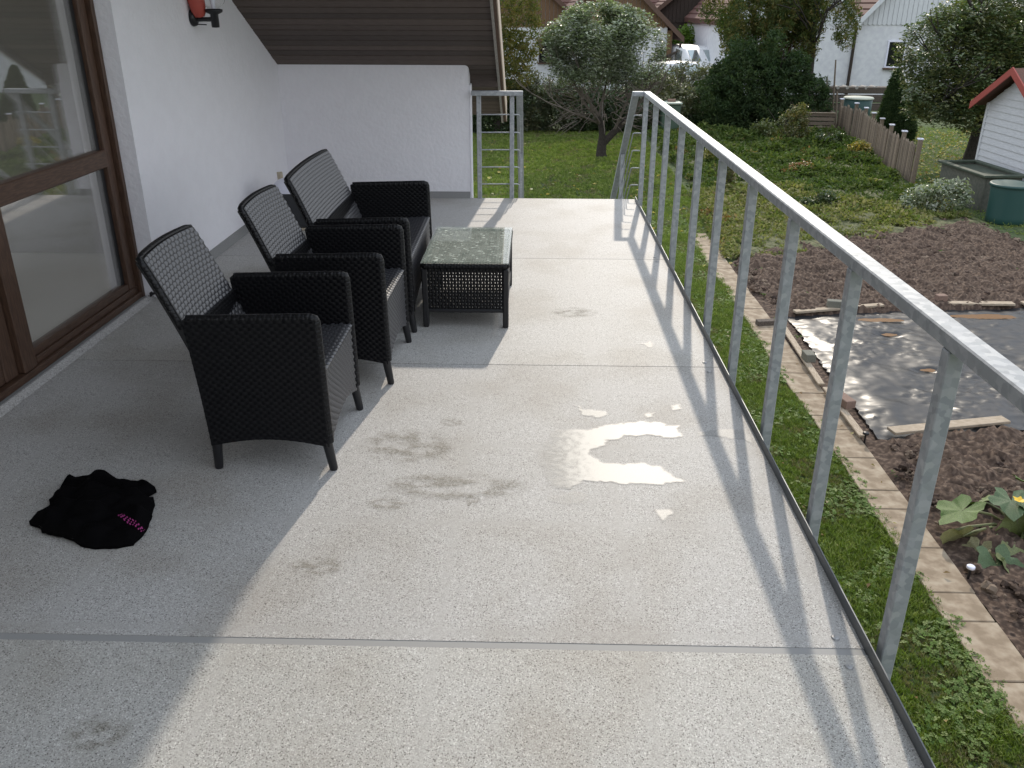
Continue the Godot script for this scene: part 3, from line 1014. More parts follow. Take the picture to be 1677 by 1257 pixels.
# polygon filled with a height field; inside points on a grid of the given step
func blob(poly: PackedVector2Array, step: float, hf: Callable, skirt := 0.0) -> MB:
	var pts := PackedVector2Array(poly)
	var lo := poly[0]
	var hi := poly[0]
	for p in poly:
		lo = lo.min(p)
		hi = hi.max(p)
	var y := lo.y
	while y < hi.y:
		var x := lo.x
		while x < hi.x:
			var p := Vector2(x + rng.randf_range(-0.2, 0.2) * step, y + rng.randf_range(-0.2, 0.2) * step)
			if Geometry2D.is_point_in_polygon(p, poly): pts.append(p)
			x += step
		y += step
	var idx := Geometry2D.triangulate_delaunay(pts)
	var hs := []
	for p in pts: hs.append(hf.call(p))
	var mb := MB.new()
	mb.smooth(1)
	for i in range(0, idx.size(), 3):
		var a := pts[idx[i]]
		var b := pts[idx[i + 1]]
		var c := pts[idx[i + 2]]
		if not Geometry2D.is_point_in_polygon((a + b + c) / 3.0, poly): continue
		var A := Vector3(a.x, hs[idx[i]], a.y)
		var B := Vector3(b.x, hs[idx[i + 1]], b.y)
		var C := Vector3(c.x, hs[idx[i + 2]], c.y)
		if (b - a).cross(c - a) > 0: mb.tri(A, C, B)
		else: mb.tri(A, B, C)
	if skirt > 0.0:
		mb.smooth(2)
		var n := poly.size()
		var cw := Geometry2D.is_polygon_clockwise(poly)
		for i in n:
			var j := (i + 1) % n
			var A := Vector3(poly[i].x, hs[i], poly[i].y)
			var B := Vector3(poly[j].x, hs[j], poly[j].y)
			var d := Vector3(0, skirt, 0)
			if cw: mb.quad(A - d, B - d, B, A)
			else: mb.quad(B - d, A - d, A, B)
	return mb

func edge_dist(p: Vector2, poly: PackedVector2Array) -> float:
	var d := 1e9
	for i in poly.size():
		var q := Geometry2D.get_closest_point_to_segment(p, poly[i], poly[(i + 1) % poly.size()])
		d = minf(d, p.distance_to(q))
	return d

func balcony_things():
	# wet patches that mirror the sky
	var pud := [
		[[0.254, -3.282, 0.344, -3.322, 0.434, -3.349, 0.535, -3.364, 0.585, -3.329, 0.638, -3.318, 0.643, -3.211, 0.579, -3.209, 0.497, -3.230, 0.399, -3.216, 0.322, -3.179, 0.308, -3.133, 0.264, -3.099, 0.241, -3.055, 0.277, -2.993, 0.366, -2.974, 0.437, -2.987, 0.504, -2.958, 0.543, -2.890, 0.594, -2.843, 0.535, -2.832, 0.467, -2.824, 0.409, -2.819, 0.352, -2.826, 0.267, -2.843, 0.209, -2.832, 0.149, -2.783, 0.092, -2.772, 0.064, -2.847, 0.046, -2.965, 0.057, -3.137, 0.101, -3.254, 0.189, -3.281], "large forked wet patch gleaming white in the middle of the sunny floor"],
		[[0.199, -3.524, 0.242, -3.471, 0.337, -3.448, 0.329, -3.414, 0.293, -3.382, 0.223, -3.432], "thin crooked wet patch beyond the left of the large forked one"],
		[[0.499, -3.440, 0.557, -3.455, 0.540, -3.402, 0.505, -3.389], "small wet spot just beyond the upper arm of the large forked patch"],
		[[0.641, -3.523, 0.677, -3.538, 0.680, -3.484, 0.639, -3.475], "tiny wet spot nearest the railing shadow beyond the large forked patch"],
		[[0.453, -2.641, 0.509, -2.651, 0.519, -2.626, 0.492, -2.592, 0.463, -2.578, 0.449, -2.608], "round wet spot alone on the near side of the large forked patch"],
		[[0.063, -2.717, 0.167, -2.765, 0.226, -2.713, 0.200, -2.677, 0.108, -2.674, 0.072, -2.691], "flat damp patch along the near edge of the large forked one"],
		[[0.704, -3.260, 0.795, -3.286, 0.925, -3.302, 0.925, -3.162, 0.883, -3.195, 0.783, -3.222, 0.709, -3.225], "wet streak running under the railing shadow to the floor edge"],
		[[0.585, -4.304, 0.629, -4.332, 0.672, -4.296, 0.647, -4.257, 0.618, -4.242, 0.591, -4.263], "pale splash farther along the floor near the railing shadow"]]
	for i in pud.size():
		var poly := rough_edge(pud[i][0], 0.02, 0.012, 5 + i)
		var lo := poly[0]
		var hi := poly[0]
		for p in poly:
			lo = lo.min(p)
			hi = hi.max(p)
		lo -= Vector2(0.03, 0.03)
		hi += Vector2(0.03, 0.03)
		var w := clampi(int((hi.x - lo.x) / 0.0028), 24, 256)
		var h := clampi(int((hi.y - lo.y) / 0.0028), 24, 256)
		var im := Image.create(w, h, false, Image.FORMAT_RGBA8)
		var gn := noise(FastNoiseLite.TYPE_SIMPLEX_SMOOTH, 180.0, 1, 60 + i)
		var bn := noise(FastNoiseLite.TYPE_SIMPLEX_SMOOTH, 22.0, 3, 80 + i)
		for y in h:
			for x in w:
				var p := lo + (hi - lo) * Vector2((x + 0.5) / w, (y + 0.5) / h)
				var d := edge_dist(p, poly) * (1.0 if Geometry2D.is_point_in_polygon(p, poly) else -1.0)
				d += 0.006 * bn.get_noise_2d(p.x, p.y)
				var grain := 0.5 + gn.get_noise_2d(p.x, p.y) * 0.8
				# the film thins out into the damp floor on the left side of the big patch
				var full := smoothstep(-0.04, 0.26, p.x + 0.08 * bn.get_noise_2d(p.x, p.y)) if i == 0 else (0.3 if i == 5 else (0.85 if i < 5 else 0.7))
				var a := smoothstep(-0.006, 0.010, d) * clampf(full + (grain - 0.55) * (1.15 - full), 0.0, 1.0)
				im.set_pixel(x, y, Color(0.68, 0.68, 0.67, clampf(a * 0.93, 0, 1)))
		var m: StandardMaterial3D = M.film_wet.duplicate()
		m.albedo_texture = ImageTexture.create_from_image(im)
		var mq := MB.new()
		mq.flat()
		mq.quad(Vector3(lo.x, 0.0018, hi.y), Vector3(hi.x, 0.0018, hi.y), Vector3(hi.x, 0.0018, lo.y), Vector3(lo.x, 0.0018, lo.y), [Vector2(0, 1), Vector2(1, 1), Vector2(1, 0), Vector2(0, 0)])
		tag(put(mq, "water_puddle", m), pud[i][1], "puddle", "wet patches on the balcony floor")
	# crumpled black garment
	var out := rough_edge([-1.729, -2.490, -1.727, -2.518, -1.715, -2.554, -1.688, -2.576, -1.710, -2.597, -1.735, -2.633, -1.729, -2.671, -1.744, -2.733, -1.750, -2.794, -1.694, -2.799, -1.663, -2.804, -1.651, -2.815, -1.626, -2.805, -1.602, -2.773, -1.588, -2.788, -1.544, -2.783, -1.474, -2.765, -1.428, -2.764, -1.399, -2.743, -1.374, -2.712, -1.379, -2.685, -1.391, -2.666, -1.377, -2.651, -1.363, -2.655, -1.341, -2.615, -1.327, -2.558, -1.315, -2.509, -1.306, -2.442, -1.316, -2.370, -1.360, -2.353, -1.431, -2.349, -1.487, -2.359, -1.542, -2.396, -1.585, -2.408, -1.654, -2.432, -1.667, -2.451, -1.694, -2.464], 0.006, 0.012, 3)
	var n := noise(FastNoiseLite.TYPE_SIMPLEX_SMOOTH, 5.5, 2, 21)
	var c0 := Vector2(-1.53, -2.57)
	var ch := func(p: Vector2):
		var e := edge_dist(p, out)
		var fold := absf(n.get_noise_2d(p.x + 0.3 * p.y, p.y * 1.3))
		return 0.012 + minf(e * 1.2, 0.035) * (0.4 + 1.5 * fold) + 0.03 * clampf(1.0 - p.distance_to(c0) / 0.22, 0, 1)
	var shifted := PackedVector2Array()
	var t := thing("black_garment", "crumpled black cloth garment with pink print lying on the shaded floor", "garment", Vector3(-1.53, 0, -2.57))
	var cl := put(blob(out, 0.010, ch, 0.012), "fabric", M.cloth, t)
	cl.position = -t.position
	# unreadable pink lettering: a row of short raised strokes
	var mb := MB.new()
	mb.flat()
	var a := Vector2(-1.402, -2.487)
	var dir := (Vector2(-1.300, -2.437) - a).normalized()
	var per := Vector2(-dir.y, dir.x)
	for k in 9:
		var p := a + dir * (0.013 * k)
		for s in 3:
			var q0 := p + per * (0.004 * s * 1.6 - 0.004) + dir * rng.randf_range(0, 0.003)
			var q1 := p + per * (0.004 * s * 1.6 - 0.001) + dir * rng.randf_range(0.005, 0.009)
			var w := per * 0.0022
			var y := 0.004
			mb.quad(Vector3((q0 + w).x, ch.call(q0) + y, (q0 + w).y), Vector3((q1 + w).x, ch.call(q1) + y, (q1 + w).y), Vector3((q1 - w).x, ch.call(q1) + y, (q1 - w).y), Vector3((q0 - w).x, ch.call(q0) + y, (q0 - w).y))
	var pk := put(mb, "pink_print", M.pink, t)
	pk.position = -t.position
	# dead leaf clump by the door
	var lf := thing("dead_leaf", "curled black dead leaf lying on the light strip by the door corner", "leaf", Vector3(-2.30, 0, -5.01))
	for k in 5:
		var yaw := k * 1.3
		mb = MB.new()
		mb.sheet(func(u, v): return Basis(Vector3.UP, yaw) * Vector3((v - 0.2) * 0.06, 0.006 + 0.016 * sin(PI * v) + 0.03 * pow(u - 0.5, 2) * 8 * v * 0.5, (u - 0.5) * 0.035 * sin(PI * minf(v + 0.05, 1))), 4, 6, 0.001, 1, 1)
		put(mb, "leaf_blade", M.black, lf)
	# wall lamp
	var la := thing("wall_lamp", "black outdoor wall lamp with glass globe and red bulging cover", "lamp", Vector3(-2.28, 1.57, -6.15))
	mb = MB.new()
	mb.lathe([Vector2(0, 0.0), Vector2(0.05, 0.0), Vector2(0.055, 0.01), Vector2(0.05, 0.03), Vector2(0.03, 0.04), Vector2(0, 0.04)], 20, Transform3D(Basis(Vector3.FORWARD, PI / 2), Vector3(0, 0.0, 0)))
	put(mb, "wall_plate", M.black, la)
	mb = MB.new()
	mb.tube([Vector3(0.03, -0.01, 0), Vector3(0.08, -0.01, 0), Vector3(0.15, -0.01, 0)], [0.017, 0.014, 0.016], 10)
	mb.tube([Vector3(0.03, -0.04, 0.01), Vector3(0.10, -0.043, 0.012)], [0.004, 0.004], 6)
	put(mb, "arm", M.black, la)
	mb = MB.new()
	mb.lathe([Vector2(0, -0.062), Vector2(0.024, -0.06), Vector2(0.026, -0.05), Vector2(0.026, 0.02), Vector2(0.055, 0.034), Vector2(0.058, 0.05), Vector2(0.04, 0.055), Vector2(0, 0.055)], 20, Transform3D(Basis(), Vector3(0.155, 0, 0)))
	put(mb, "socket", M.black, la)
	mb = MB.new()
	var gp := []
	for k in 15:
		var an := lerpf(-1.15, 1.57, k / 14.0)
		gp.append(Vector2(0.085 * cos(an), 0.135 + 0.085 * sin(an)))
	mb.lathe(gp, 24, Transform3D(Basis(), Vector3(0.155, 0, 0)))
	put(mb, "globe", M.globe, la)
	mb = MB.new()
	mb.lathe([Vector2(0, 0.19), Vector2(0.02, 0.19), Vector2(0.028, 0.16), Vector2(0.014, 0.08), Vector2(0.014, 0.05)], 14, Transform3D(Basis(), Vector3(0.155, 0, 0)))
	put(mb, "bulb", M.white_plastic, la)
	mb = MB.new()
	mb.lathe([Vector2(0, 0.0), Vector2(0.03, 0.004), Vector2(0.044, 0.03), Vector2(0.053, 0.09), Vector2(0.056, 0.15), Vector2(0.048, 0.22), Vector2(0.025, 0.27), Vector2(0, 0.28)], 20, Transform3D(Basis(Vector3.BACK, 0.12), Vector3(0.066, 0.0, 0.02)))
	put(mb, "red_cover", M.red, la)
	# storage box with a white domed lid in the corner
	var b := thing("lidded_box", "dark box with white domed lid in the corner behind the bench", "box", Vector3(-1.94, 0, -6.9))
	mb = MB.new()
	mb.bx(Vector3(-0.15, 0.02, -0.15), Vector3(0.155, 0.315, 0.15), 0.006)
	put(mb, "body", M.dark_mesh, b)
	mb = MB.new()
	mb.bx(Vector3(-0.17, 0.0, -0.165), Vector3(0.175, 0.018, 0.17), 0.004)
	mb.bx(Vector3(0.157, 0.019, 0.13), Vector3(0.172, 0.16, 0.165), 0.004)
	put(mb, "base_frame", M.pale_wood, b)
	mb = MB.new()
	var dp := []
	for k in 10:
		var an := PI / 2 * k / 9.0
		dp.append(Vector2(0.145 * pow(cos(an), 0.6), 0.317 + 0.11 * sin(an)))
	mb.lathe(dp, 28, Transform3D(Basis(), Vector3(0.0, 0, 0)))
	put(mb, "domed_lid", M.white_plastic, b)
	mb = MB.new()
	mb.lathe([Vector2(0, 0.435), Vector2(0.012, 0.433), Vector2(0.014, 0.42)], 12)
	put(mb, "lid_knob", M.black, b)
	b.scale.y = 0.9
	var sl := put(bar(Vector3(-2.06, 0.0, -7.1), Vector3(-2.09, 0.39, -7.14), 0.045, 0.02), "timber_offcut", M.pale_wood)
	tag(sl, "pale wooden offcut standing upright behind the white-lidded box", "timber")

# ---------------------------------------------------------------- plants
func leaf_mesh(w := 0.5, fold := 0.12) -> ArrayMesh:
	var mb := MB.new()
	mb.flat()
	var b := Vector3(0, 0, 0)
	var tip := Vector3(0, -fold * 0.6, 1)
	mb.tri(b, Vector3(-w * 0.5, fold, 0.45), tip)
	mb.tri(b, tip, Vector3(w * 0.5, fold, 0.45))
	return mb.mesh()

func sprig_mesh(n: int, w: float, spread: float, seed_: int, tilt := 1.0) -> ArrayMesh:
	# a handful of folded leaves round a short twig, unit size
	var r := RandomNumberGenerator.new()
	r.seed = seed_
	var mb := MB.new()
	mb.flat()
	for i in n:
		var at := Vector3(r.randf_range(-1, 1), r.randf_range(-1, 1), r.randf_range(-1, 1)) * spread
		var ba := Basis.from_euler(Vector3(r.randf_range(-1.2, 0.6) * tilt, r.randf() * TAU, r.randf_range(-0.6, 0.6) * tilt))
		var s := r.randf_range(0.7, 1.15)
		var p := func(q: Vector3): return at + ba * (q * s)
		var f := r.randf_range(0.04, 0.16)
		mb.tri(p.call(Vector3.ZERO), p.call(Vector3(-w * 0.5, f, 0.45)), p.call(Vector3(0, -0.05, 1)))
		mb.tri(p.call(Vector3.ZERO), p.call(Vector3(0, -0.05, 1)), p.call(Vector3(w * 0.5, f, 0.45)))
	return mb.mesh()

func scatter(n: String, parent: Node, mesh: Mesh, m: Material, xf: Array, cols: Array) -> MultiMeshInstance3D:
	var mm := MultiMesh.new()
	mm.transform_format = MultiMesh.TRANSFORM_3D
	mm.use_colors = true
	mm.mesh = mesh
	mm.instance_count = xf.size()
	for i in xf.size():
		mm.set_instance_transform(i, xf[i])
		mm.set_instance_color(i, cols[i])
	var o := MultiMeshInstance3D.new()
	o.multimesh = mm
	o.material_override = m
	if parent == null:
		o.name = numbered(n)
		add_child(o, true)
	else:
		o.name = n
		parent.add_child(o, true)
	o.set_meta("kind", "stuff")
	return o

func pick(pal: Array) -> Color:
	var a: Color = pal[rng.randi() % pal.size()]
	var b: Color = pal[rng.randi() % pal.size()]
	var c := a.lerp(b, rng.randf()) * rng.randf_range(0.75, 1.25)
	c.a = 1.0
	return c

func rand_basis(up := 0.3) -> Basis:
	return Basis.from_euler(Vector3(rng.randf_range(-1.3, 1.3) * (1.0 - up), rng.randf() * TAU, rng.randf_range(-1.3, 1.3) * (1.0 - up)))

# leaves spread through lobes: each lobe [centre, radii]; clumps and gaps from noise
func crown(parent: Node, lobes: Array, count: int, size: float, pal: Array, m: Material, mesh: Mesh, seed_: int, gap := 0.0, shell := 0.5, name_ := "crown", up := 0.3):
	var n := noise(FastNoiseLite.TYPE_SIMPLEX_SMOOTH, 0.9, 3, seed_)
	var n2 := noise(FastNoiseLite.TYPE_SIMPLEX_SMOOTH, 0.35, 2, seed_ + 1)
	var xf := []
	var cols := []
	var vol := []
	var tot := 0.0
	for l in lobes:
		var v: float = l[1].x * l[1].y * l[1].z
		tot += pow(v, 0.8)
		vol.append(tot)
	var tries := 0
	while xf.size() < count and tries < count * 8:
		tries += 1
		var pickv := rng.randf() * tot
		var li := 0
		while vol[li] < pickv: li += 1
		var l: Array = lobes[li]
		var d := Vector3(rng.randfn(), rng.randfn(), rng.randfn()).normalized()
		var rr := pow(rng.randf(), 1.0 / 3.0 * (1.0 - shell) + 0.02)
		rr *= 1.0 + 0.22 * n2.get_noise_3dv(d * 3.0 + l[0])
		var p: Vector3 = l[0] + d * rr * l[1]
		if n.get_noise_3dv(p) < gap - 0.12 + rng.randf() * 0.15 - 0.1: continue
		var b := rand_basis(up).scaled(Vector3.ONE * size * rng.randf_range(0.7, 1.3))
		xf.append(Transform3D(b, p))
		var c := pick(pal)
		c = c * (1.0 + 0.35 * n2.get_noise_3dv(p * 2.0))
		c.a = 1.0
		cols.append(c)
	return scatter(name_, parent, mesh, m, xf, cols)

func branches(mb: MB, a: Vector3, d: Vector3, l: float, r: float, depth: int, bend := 0.25):
	var pts := [a]
	var rad := [r]
	var p := a
	var q := d.normalized()
	var n := 4
	for i in n:
		q = (q + Vector3(rng.randf_range(-1, 1), rng.randf_range(-0.4, 0.9), rng.randf_range(-1, 1)) * bend * 0.5).normalized()
		p = p + q * l / n
		pts.append(p)
		rad.append(r * (1.0 - 0.5 * (i + 1) / n))
	mb.tube(pts, rad, 7 if depth > 1 else 4, false)
	if depth <= 0: return
	for k in 3 if depth > 1 else 4:
		var at: Vector3 = pts[2 + rng.randi() % 3]
		var nd := (q + Vector3(rng.randf_range(-1, 1), rng.randf_range(-0.3, 0.8), rng.randf_range(-1, 1)) * 0.9).normalized()
		branches(mb, at, nd, l * rng.randf_range(0.55, 0.8), r * 0.5, depth - 1, bend)

# ---------------------------------------------------------------- garden near the balcony
func in_tarp(x: float, z: float) -> bool:
	return z < -7.02 - (x - 3.17) * 0.14 and z > -10.42 - (x - 3.24) * 0.135 and x > 3.17 and x < 7.3

func garden_near():
	# soil bed as a height field
	var n := noise(FastNoiseLite.TYPE_SIMPLEX_SMOOTH, 1.1, 3, 4)
	var n2 := noise(FastNoiseLite.TYPE_SIMPLEX_SMOOTH, 7.0, 4, 6)
	var n3 := noise(FastNoiseLite.TYPE_CELLULAR, 7.0, 2, 7)
	var st := SurfaceTool.new()
	st.begin(Mesh.PRIMITIVE_TRIANGLES)
	st.set_smooth_group(0)
	var x0 := 3.015
	var z0 := -3.0
	var dx := 0.034
	var nx := int((8.2 - x0) / dx)
	var nz := int(13.4 / dx)
	var hgt := func(x: float, z: float):
		var e := minf(minf(x - x0, 8.2 - x), 0.35) / 0.35
		var h := 0.012 + e * (0.05 + 0.06 * n.get_noise_2d(x * 1.6, z * 1.6) + 0.105 * absf(n2.get_noise_2d(x, z)) + 0.07 * clampf(-n3.get_noise_2d(x, z) - 0.3, 0, 1))
		if x > 2.9 and z > -5.3 and x < 4.2: h = lerpf(h, 0.03 + 0.014 * n2.get_noise_2d(x, z), clampf((z + 5.6) * 1.5, 0, 0.85))
		if z < -13.25 - (x - 3.4) * 0.55 + 0.5 * n.get_noise_2d(x * 2.0, z * 2.0): h = minf(h, -0.04)
		if in_tarp(x - 0.06, z) or in_tarp(x + 0.1, z): h = minf(h, 0.015)
		return GY + h
	for j in nz + 1:
		for i in nx + 1:
			var x := x0 + i * dx
			var z := z0 - j * dx
			st.add_vertex(Vector3(x, hgt.call(x, z), z))
	for j in nz:
		for i in nx:
			var a := j * (nx + 1) + i
			for q in [a, a + nx + 1, a + 1, a + 1, a + nx + 1, a + nx + 2]: st.add_index(q)
	st.generate_normals()
	struct(st.commit(), "soil_bed", M.soil)
	# weedy part beyond
	st = SurfaceTool.new()
	st.begin(Mesh.PRIMITIVE_TRIANGLES)
	st.set_smooth_group(0)
	var wn := noise(FastNoiseLite.TYPE_SIMPLEX_SMOOTH, 0.7, 4, 44)
	nx = 50
	nz = 110
	for j in nz + 1:
		for i in nx + 1:
			var z := -13.2 - 14.6 * j / nz
			var xl := 3.02 + 0.5 * clampf((-14.0 - z) / 6.0, 0, 1)
			var xr := 8.25 + 1.25 * clampf((-19.6 - z) / 8.0, 0, 1)
			var x := lerpf(xl, xr, float(i) / nx)
			var e := minf(minf(x - xl, xr - x), 0.3) / 0.3
			var lim := -13.3 - (x - 3.4) * 0.55
			var rise := clampf((lim - z) * 2.0, -1.0, 1.0)
			var y := GY + 0.006 + e * (0.03 + 0.08 * (wn.get_noise_2d(x * 2, z * 2) + 0.5)) - (0.25 if rise < -0.8 else 0.0)
			if j == 0: y = GY - 0.05
			st.add_vertex(Vector3(x, y, z))
	for j in nz:
		for i in nx:
			var a := j * (nx + 1) + i
			for q in [a, a + nx + 1, a + 1, a + 1, a + nx + 1, a + nx + 2]: st.add_index(q)
	st.generate_normals()
	struct(st.commit(), "weed_bed", M.weed_soil)
	# stepping-slab path
	var pa := Node3D.new()
	pa.name = "garden_path"
	pa.set_meta("kind", "structure")
	add_child(pa)
	var z := -2.6
	var k := 0
	while z > -14.5:
		var l := 0.28 if k % 3 == 1 else 0.54
		l += rng.randf_range(-0.02, 0.02)
		var mb := MB.new()
		var w := 0.32
		mb.box(Transform3D(Basis.from_euler(Vector3(rng.randf_range(-0.008, 0.008), rng.randf_range(-0.012, 0.012), rng.randf_range(-0.01, 0.01))), Vector3(2.86 + rng.randf_range(-0.01, 0.01), GY + 0.0, z - l / 2)), Vector3(w, 0.06, l - 0.008), 0.006)
		put(mb, "slab", M.slab, pa)
		z -= l
		k += 1
	tarp()
	grass()
	loose_things()
	zucchini()

func tarp():
	var poly := rough_edge([3.17, -7.02, 3.24, -10.42, 4.6, -10.68, 5.42, -10.78, 7.2, -10.9, 7.2, -7.55, 4.6, -7.25], 0.03, 0.05, 9)
	var n := noise(FastNoiseLite.TYPE_SIMPLEX_SMOOTH, 1.2, 4, 3)
	var n2 := noise(FastNoiseLite.TYPE_SIMPLEX_SMOOTH, 5.0, 4, 5)
	n2.fractal_type = FastNoiseLite.FRACTAL_RIDGED
	var n3 := noise(FastNoiseLite.TYPE_SIMPLEX_SMOOTH, 0.8, 2, 15)
	var hf := func(p: Vector2):
		var hol := 0.0
		for c in [[4.35, -10.28, 0.34, 0.1], [5.72, -10.45, 0.45, 0.12], [4.28, -9.75, 0.2, 0.08], [4.28, -8.66, 0.16, 0.07], [5.1, -8.9, 0.4, 0.2]]:
			var d := Vector2((p.x - c[0]) / c[2], (p.y - c[1]) / c[3]).length()
			hol = maxf(hol, clampf(1.3 - d, 0, 1))
		var h := GY + 0.062 + 0.03 * n.get_noise_2d(p.x * 0.8, p.y * 0.8) + 0.02 * n2.get_noise_2d(p.x * 0.45 + 0.2 * n.get_noise_2d(p.x * 2, p.y * 2), p.y * 0.95) * (0.5 + n3.get_noise_2d(p.x, p.y)) + 0.007 * n3.get_noise_2d(p.x * 5.0, p.y * 9.0)
		var e := minf(minf(p.x - 3.16, 0.3), minf(-7.0 - (p.x - 3.17) * 0.16 - p.y, p.y + 10.44 + (p.x - 3.24) * 0.12))
		return h - 0.035 * hol - 0.02 * (1.0 - smoothstep(0.0, 0.3, e))
	var t := thing("plastic_sheet", "wrinkled black plastic sheet held down by boards and bricks on the bed", "sheet", Vector3(5.0, GY, -8.9))
	var s := put(blob(poly, 0.034, hf, 0.015), "film", M.film, t)
	s.position = -t.position
	for c in [[4.35, -10.28, 0.32, 0.075, "brown rainwater lying in the far fold"], [5.72, -10.45, 0.42, 0.1, ""], [4.28, -9.75, 0.1, 0.05, ""], [4.28, -8.66, 0.09, 0.05, ""]]:
		var pp := []
		for q in 14:
			var a := TAU * q / 14.0
			var r := 0.8 + 0.3 * rng.randf()
			pp.append_array([c[0] + c[2] * r * cos(a), c[1] + c[3] * r * sin(a)])
		var o := put(blob(rough_edge(pp, 0.02, 0.03, 3), 0.1, func(_p): return GY + 0.058), "rain_pool", M.mudwater, t)
		o.position = -t.position

func loose_things():
	var y := GY + 0.085
	var B := [
		[Vector3(3.07, y - 0.01, -9.95), Vector3(3.0, y - 0.01, -8.2), 0.07, 0.022, "long pale board lying along the path beside the plastic sheet", "board_z"],
		[Vector3(3.02, y - 0.01, -8.12), Vector3(3.02, y - 0.01, -7.03), 0.07, 0.022, "pale board lying along the path at the near sheet corner", "board_z"],
		[Vector3(3.33, y + 0.02, -10.43), Vector3(4.55, y + 0.02, -10.74), 0.09, 0.03, "weathered board on the far edge of the plastic sheet nearest the path", "board"],
		[Vector3(5.42, y + 0.02, -10.84), Vector3(6.28, y + 0.02, -10.84), 0.11, 0.03, "weathered board on the far sheet edge farther from the path", "board"],
		[Vector3(6.4, y + 0.02, -10.86), Vector3(7.1, y + 0.02, -10.9), 0.11, 0.03, "weathered board on the far sheet edge farthest from the path", "board"],
		[Vector3(3.29, y + 0.02, -7.09), Vector3(4.46, y + 0.02, -7.36), 0.13, 0.028, "wide rough plank on the near edge of the plastic sheet", "board"]]
	for b in B:
		var o := put(bar(b[0], b[1], b[2], b[3]), "wooden_board", M[b[5]])
		tag(o, b[4], "board", "boards weighing down the plastic sheet")
	var K := [
		[Vector3(3.05, y + 0.045, -8.85), Vector3(0.11, 0.09, 0.16), 0.05, "grey paving block on the long board beside the path", "brick_grey"],
		[Vector3(3.06, y + 0.045, -7.7), Vector3(0.11, 0.08, 0.24), 0.25, "reddish brick lying askew at the near corner of the sheet", "brick_red"],
		[Vector3(3.9, y + 0.075, -10.6), Vector3(0.22, 0.09, 0.1), -0.2, "dark block standing on the board at the far sheet edge", "brick_grey"],
		[Vector3(5.36, y + 0.07, -10.9), Vector3(0.13, 0.09, 0.1), 0.1, "reddish brick between two boards at the far sheet edge", "brick_red"],
		[Vector3(2.93, y - 0.03, -10.15), Vector3(0.28, 0.07, 0.1), 0.15, "dark wooden block lying across the path at the sheet corner", "old_wood"]]
	for q in K:
		var mb := MB.new()
		mb.box(Transform3D(Basis(Vector3.UP, q[2]), Vector3.ZERO), q[1], 0.006)
		var o := put(mb, "brick" if q[4] != "old_wood" else "wooden_block", M[q[4]])
		o.position = q[0]
		tag(o, q[3], "brick" if q[4] != "old_wood" else "block")
	for q in [[Vector3(3.03, GY, -7.0), "black", "small black-capped garden peg beside the near sheet corner"], [Vector3(3.04, GY, -4.98), "white_plastic", "small white-capped garden peg below the wilted courgette leaf"]]:
		var t := thing("garden_peg", q[2], "peg", q[0])
		var mb := MB.new()
		mb.tube([Vector3(0, -0.05, 0), Vector3(0, 0.12, 0)], [0.008, 0.01], 8)
		put(mb, "stake", M.black, t)
		mb = MB.new()
		mb.lathe([Vector2(0, 0.135), Vector2(0.022, 0.135), Vector2(0.028, 0.13), Vector2(0.028, 0.115), Vector2(0, 0.112)], 14)
		put(mb, "cap", M[q[1]], t)

func lobed_leaf(r: float, lobes: int, cup: float, droop: float) -> MB:
	var mb := MB.new()
	mb.smooth(1)
	var rings := 4
	var seg := 30
	var P := []
	for i in rings + 1:
		var row := []
		for s in seg + 1:
			var a := lerpf(-PI * 0.93, PI * 0.93, float(s) / seg)
			var q := float(i) / rings
			var lob := 1.0 - 0.30 * pow(absf(sin(a * lobes * 0.5)), 1.5) * q
			lob *= 0.72 + 0.28 * cos(a * 0.5)
			var rr := r * q * lob * (1.0 + 0.05 * sin(s * 2.7))
			row.append(Vector3(sin(a) * rr, cup * rr * rr / r - droop * maxf(0, cos(a)) * rr * rr / r + 0.035 * r * sin(a * lobes) * q + 0.03 * r * sin(s * 1.9) * q, cos(a) * rr))
		P.append(row)
	for i in rings:
		for s in seg:
			mb.quad(P[i][s], P[i + 1][s], P[i + 1][s + 1], P[i][s + 1])
	return mb

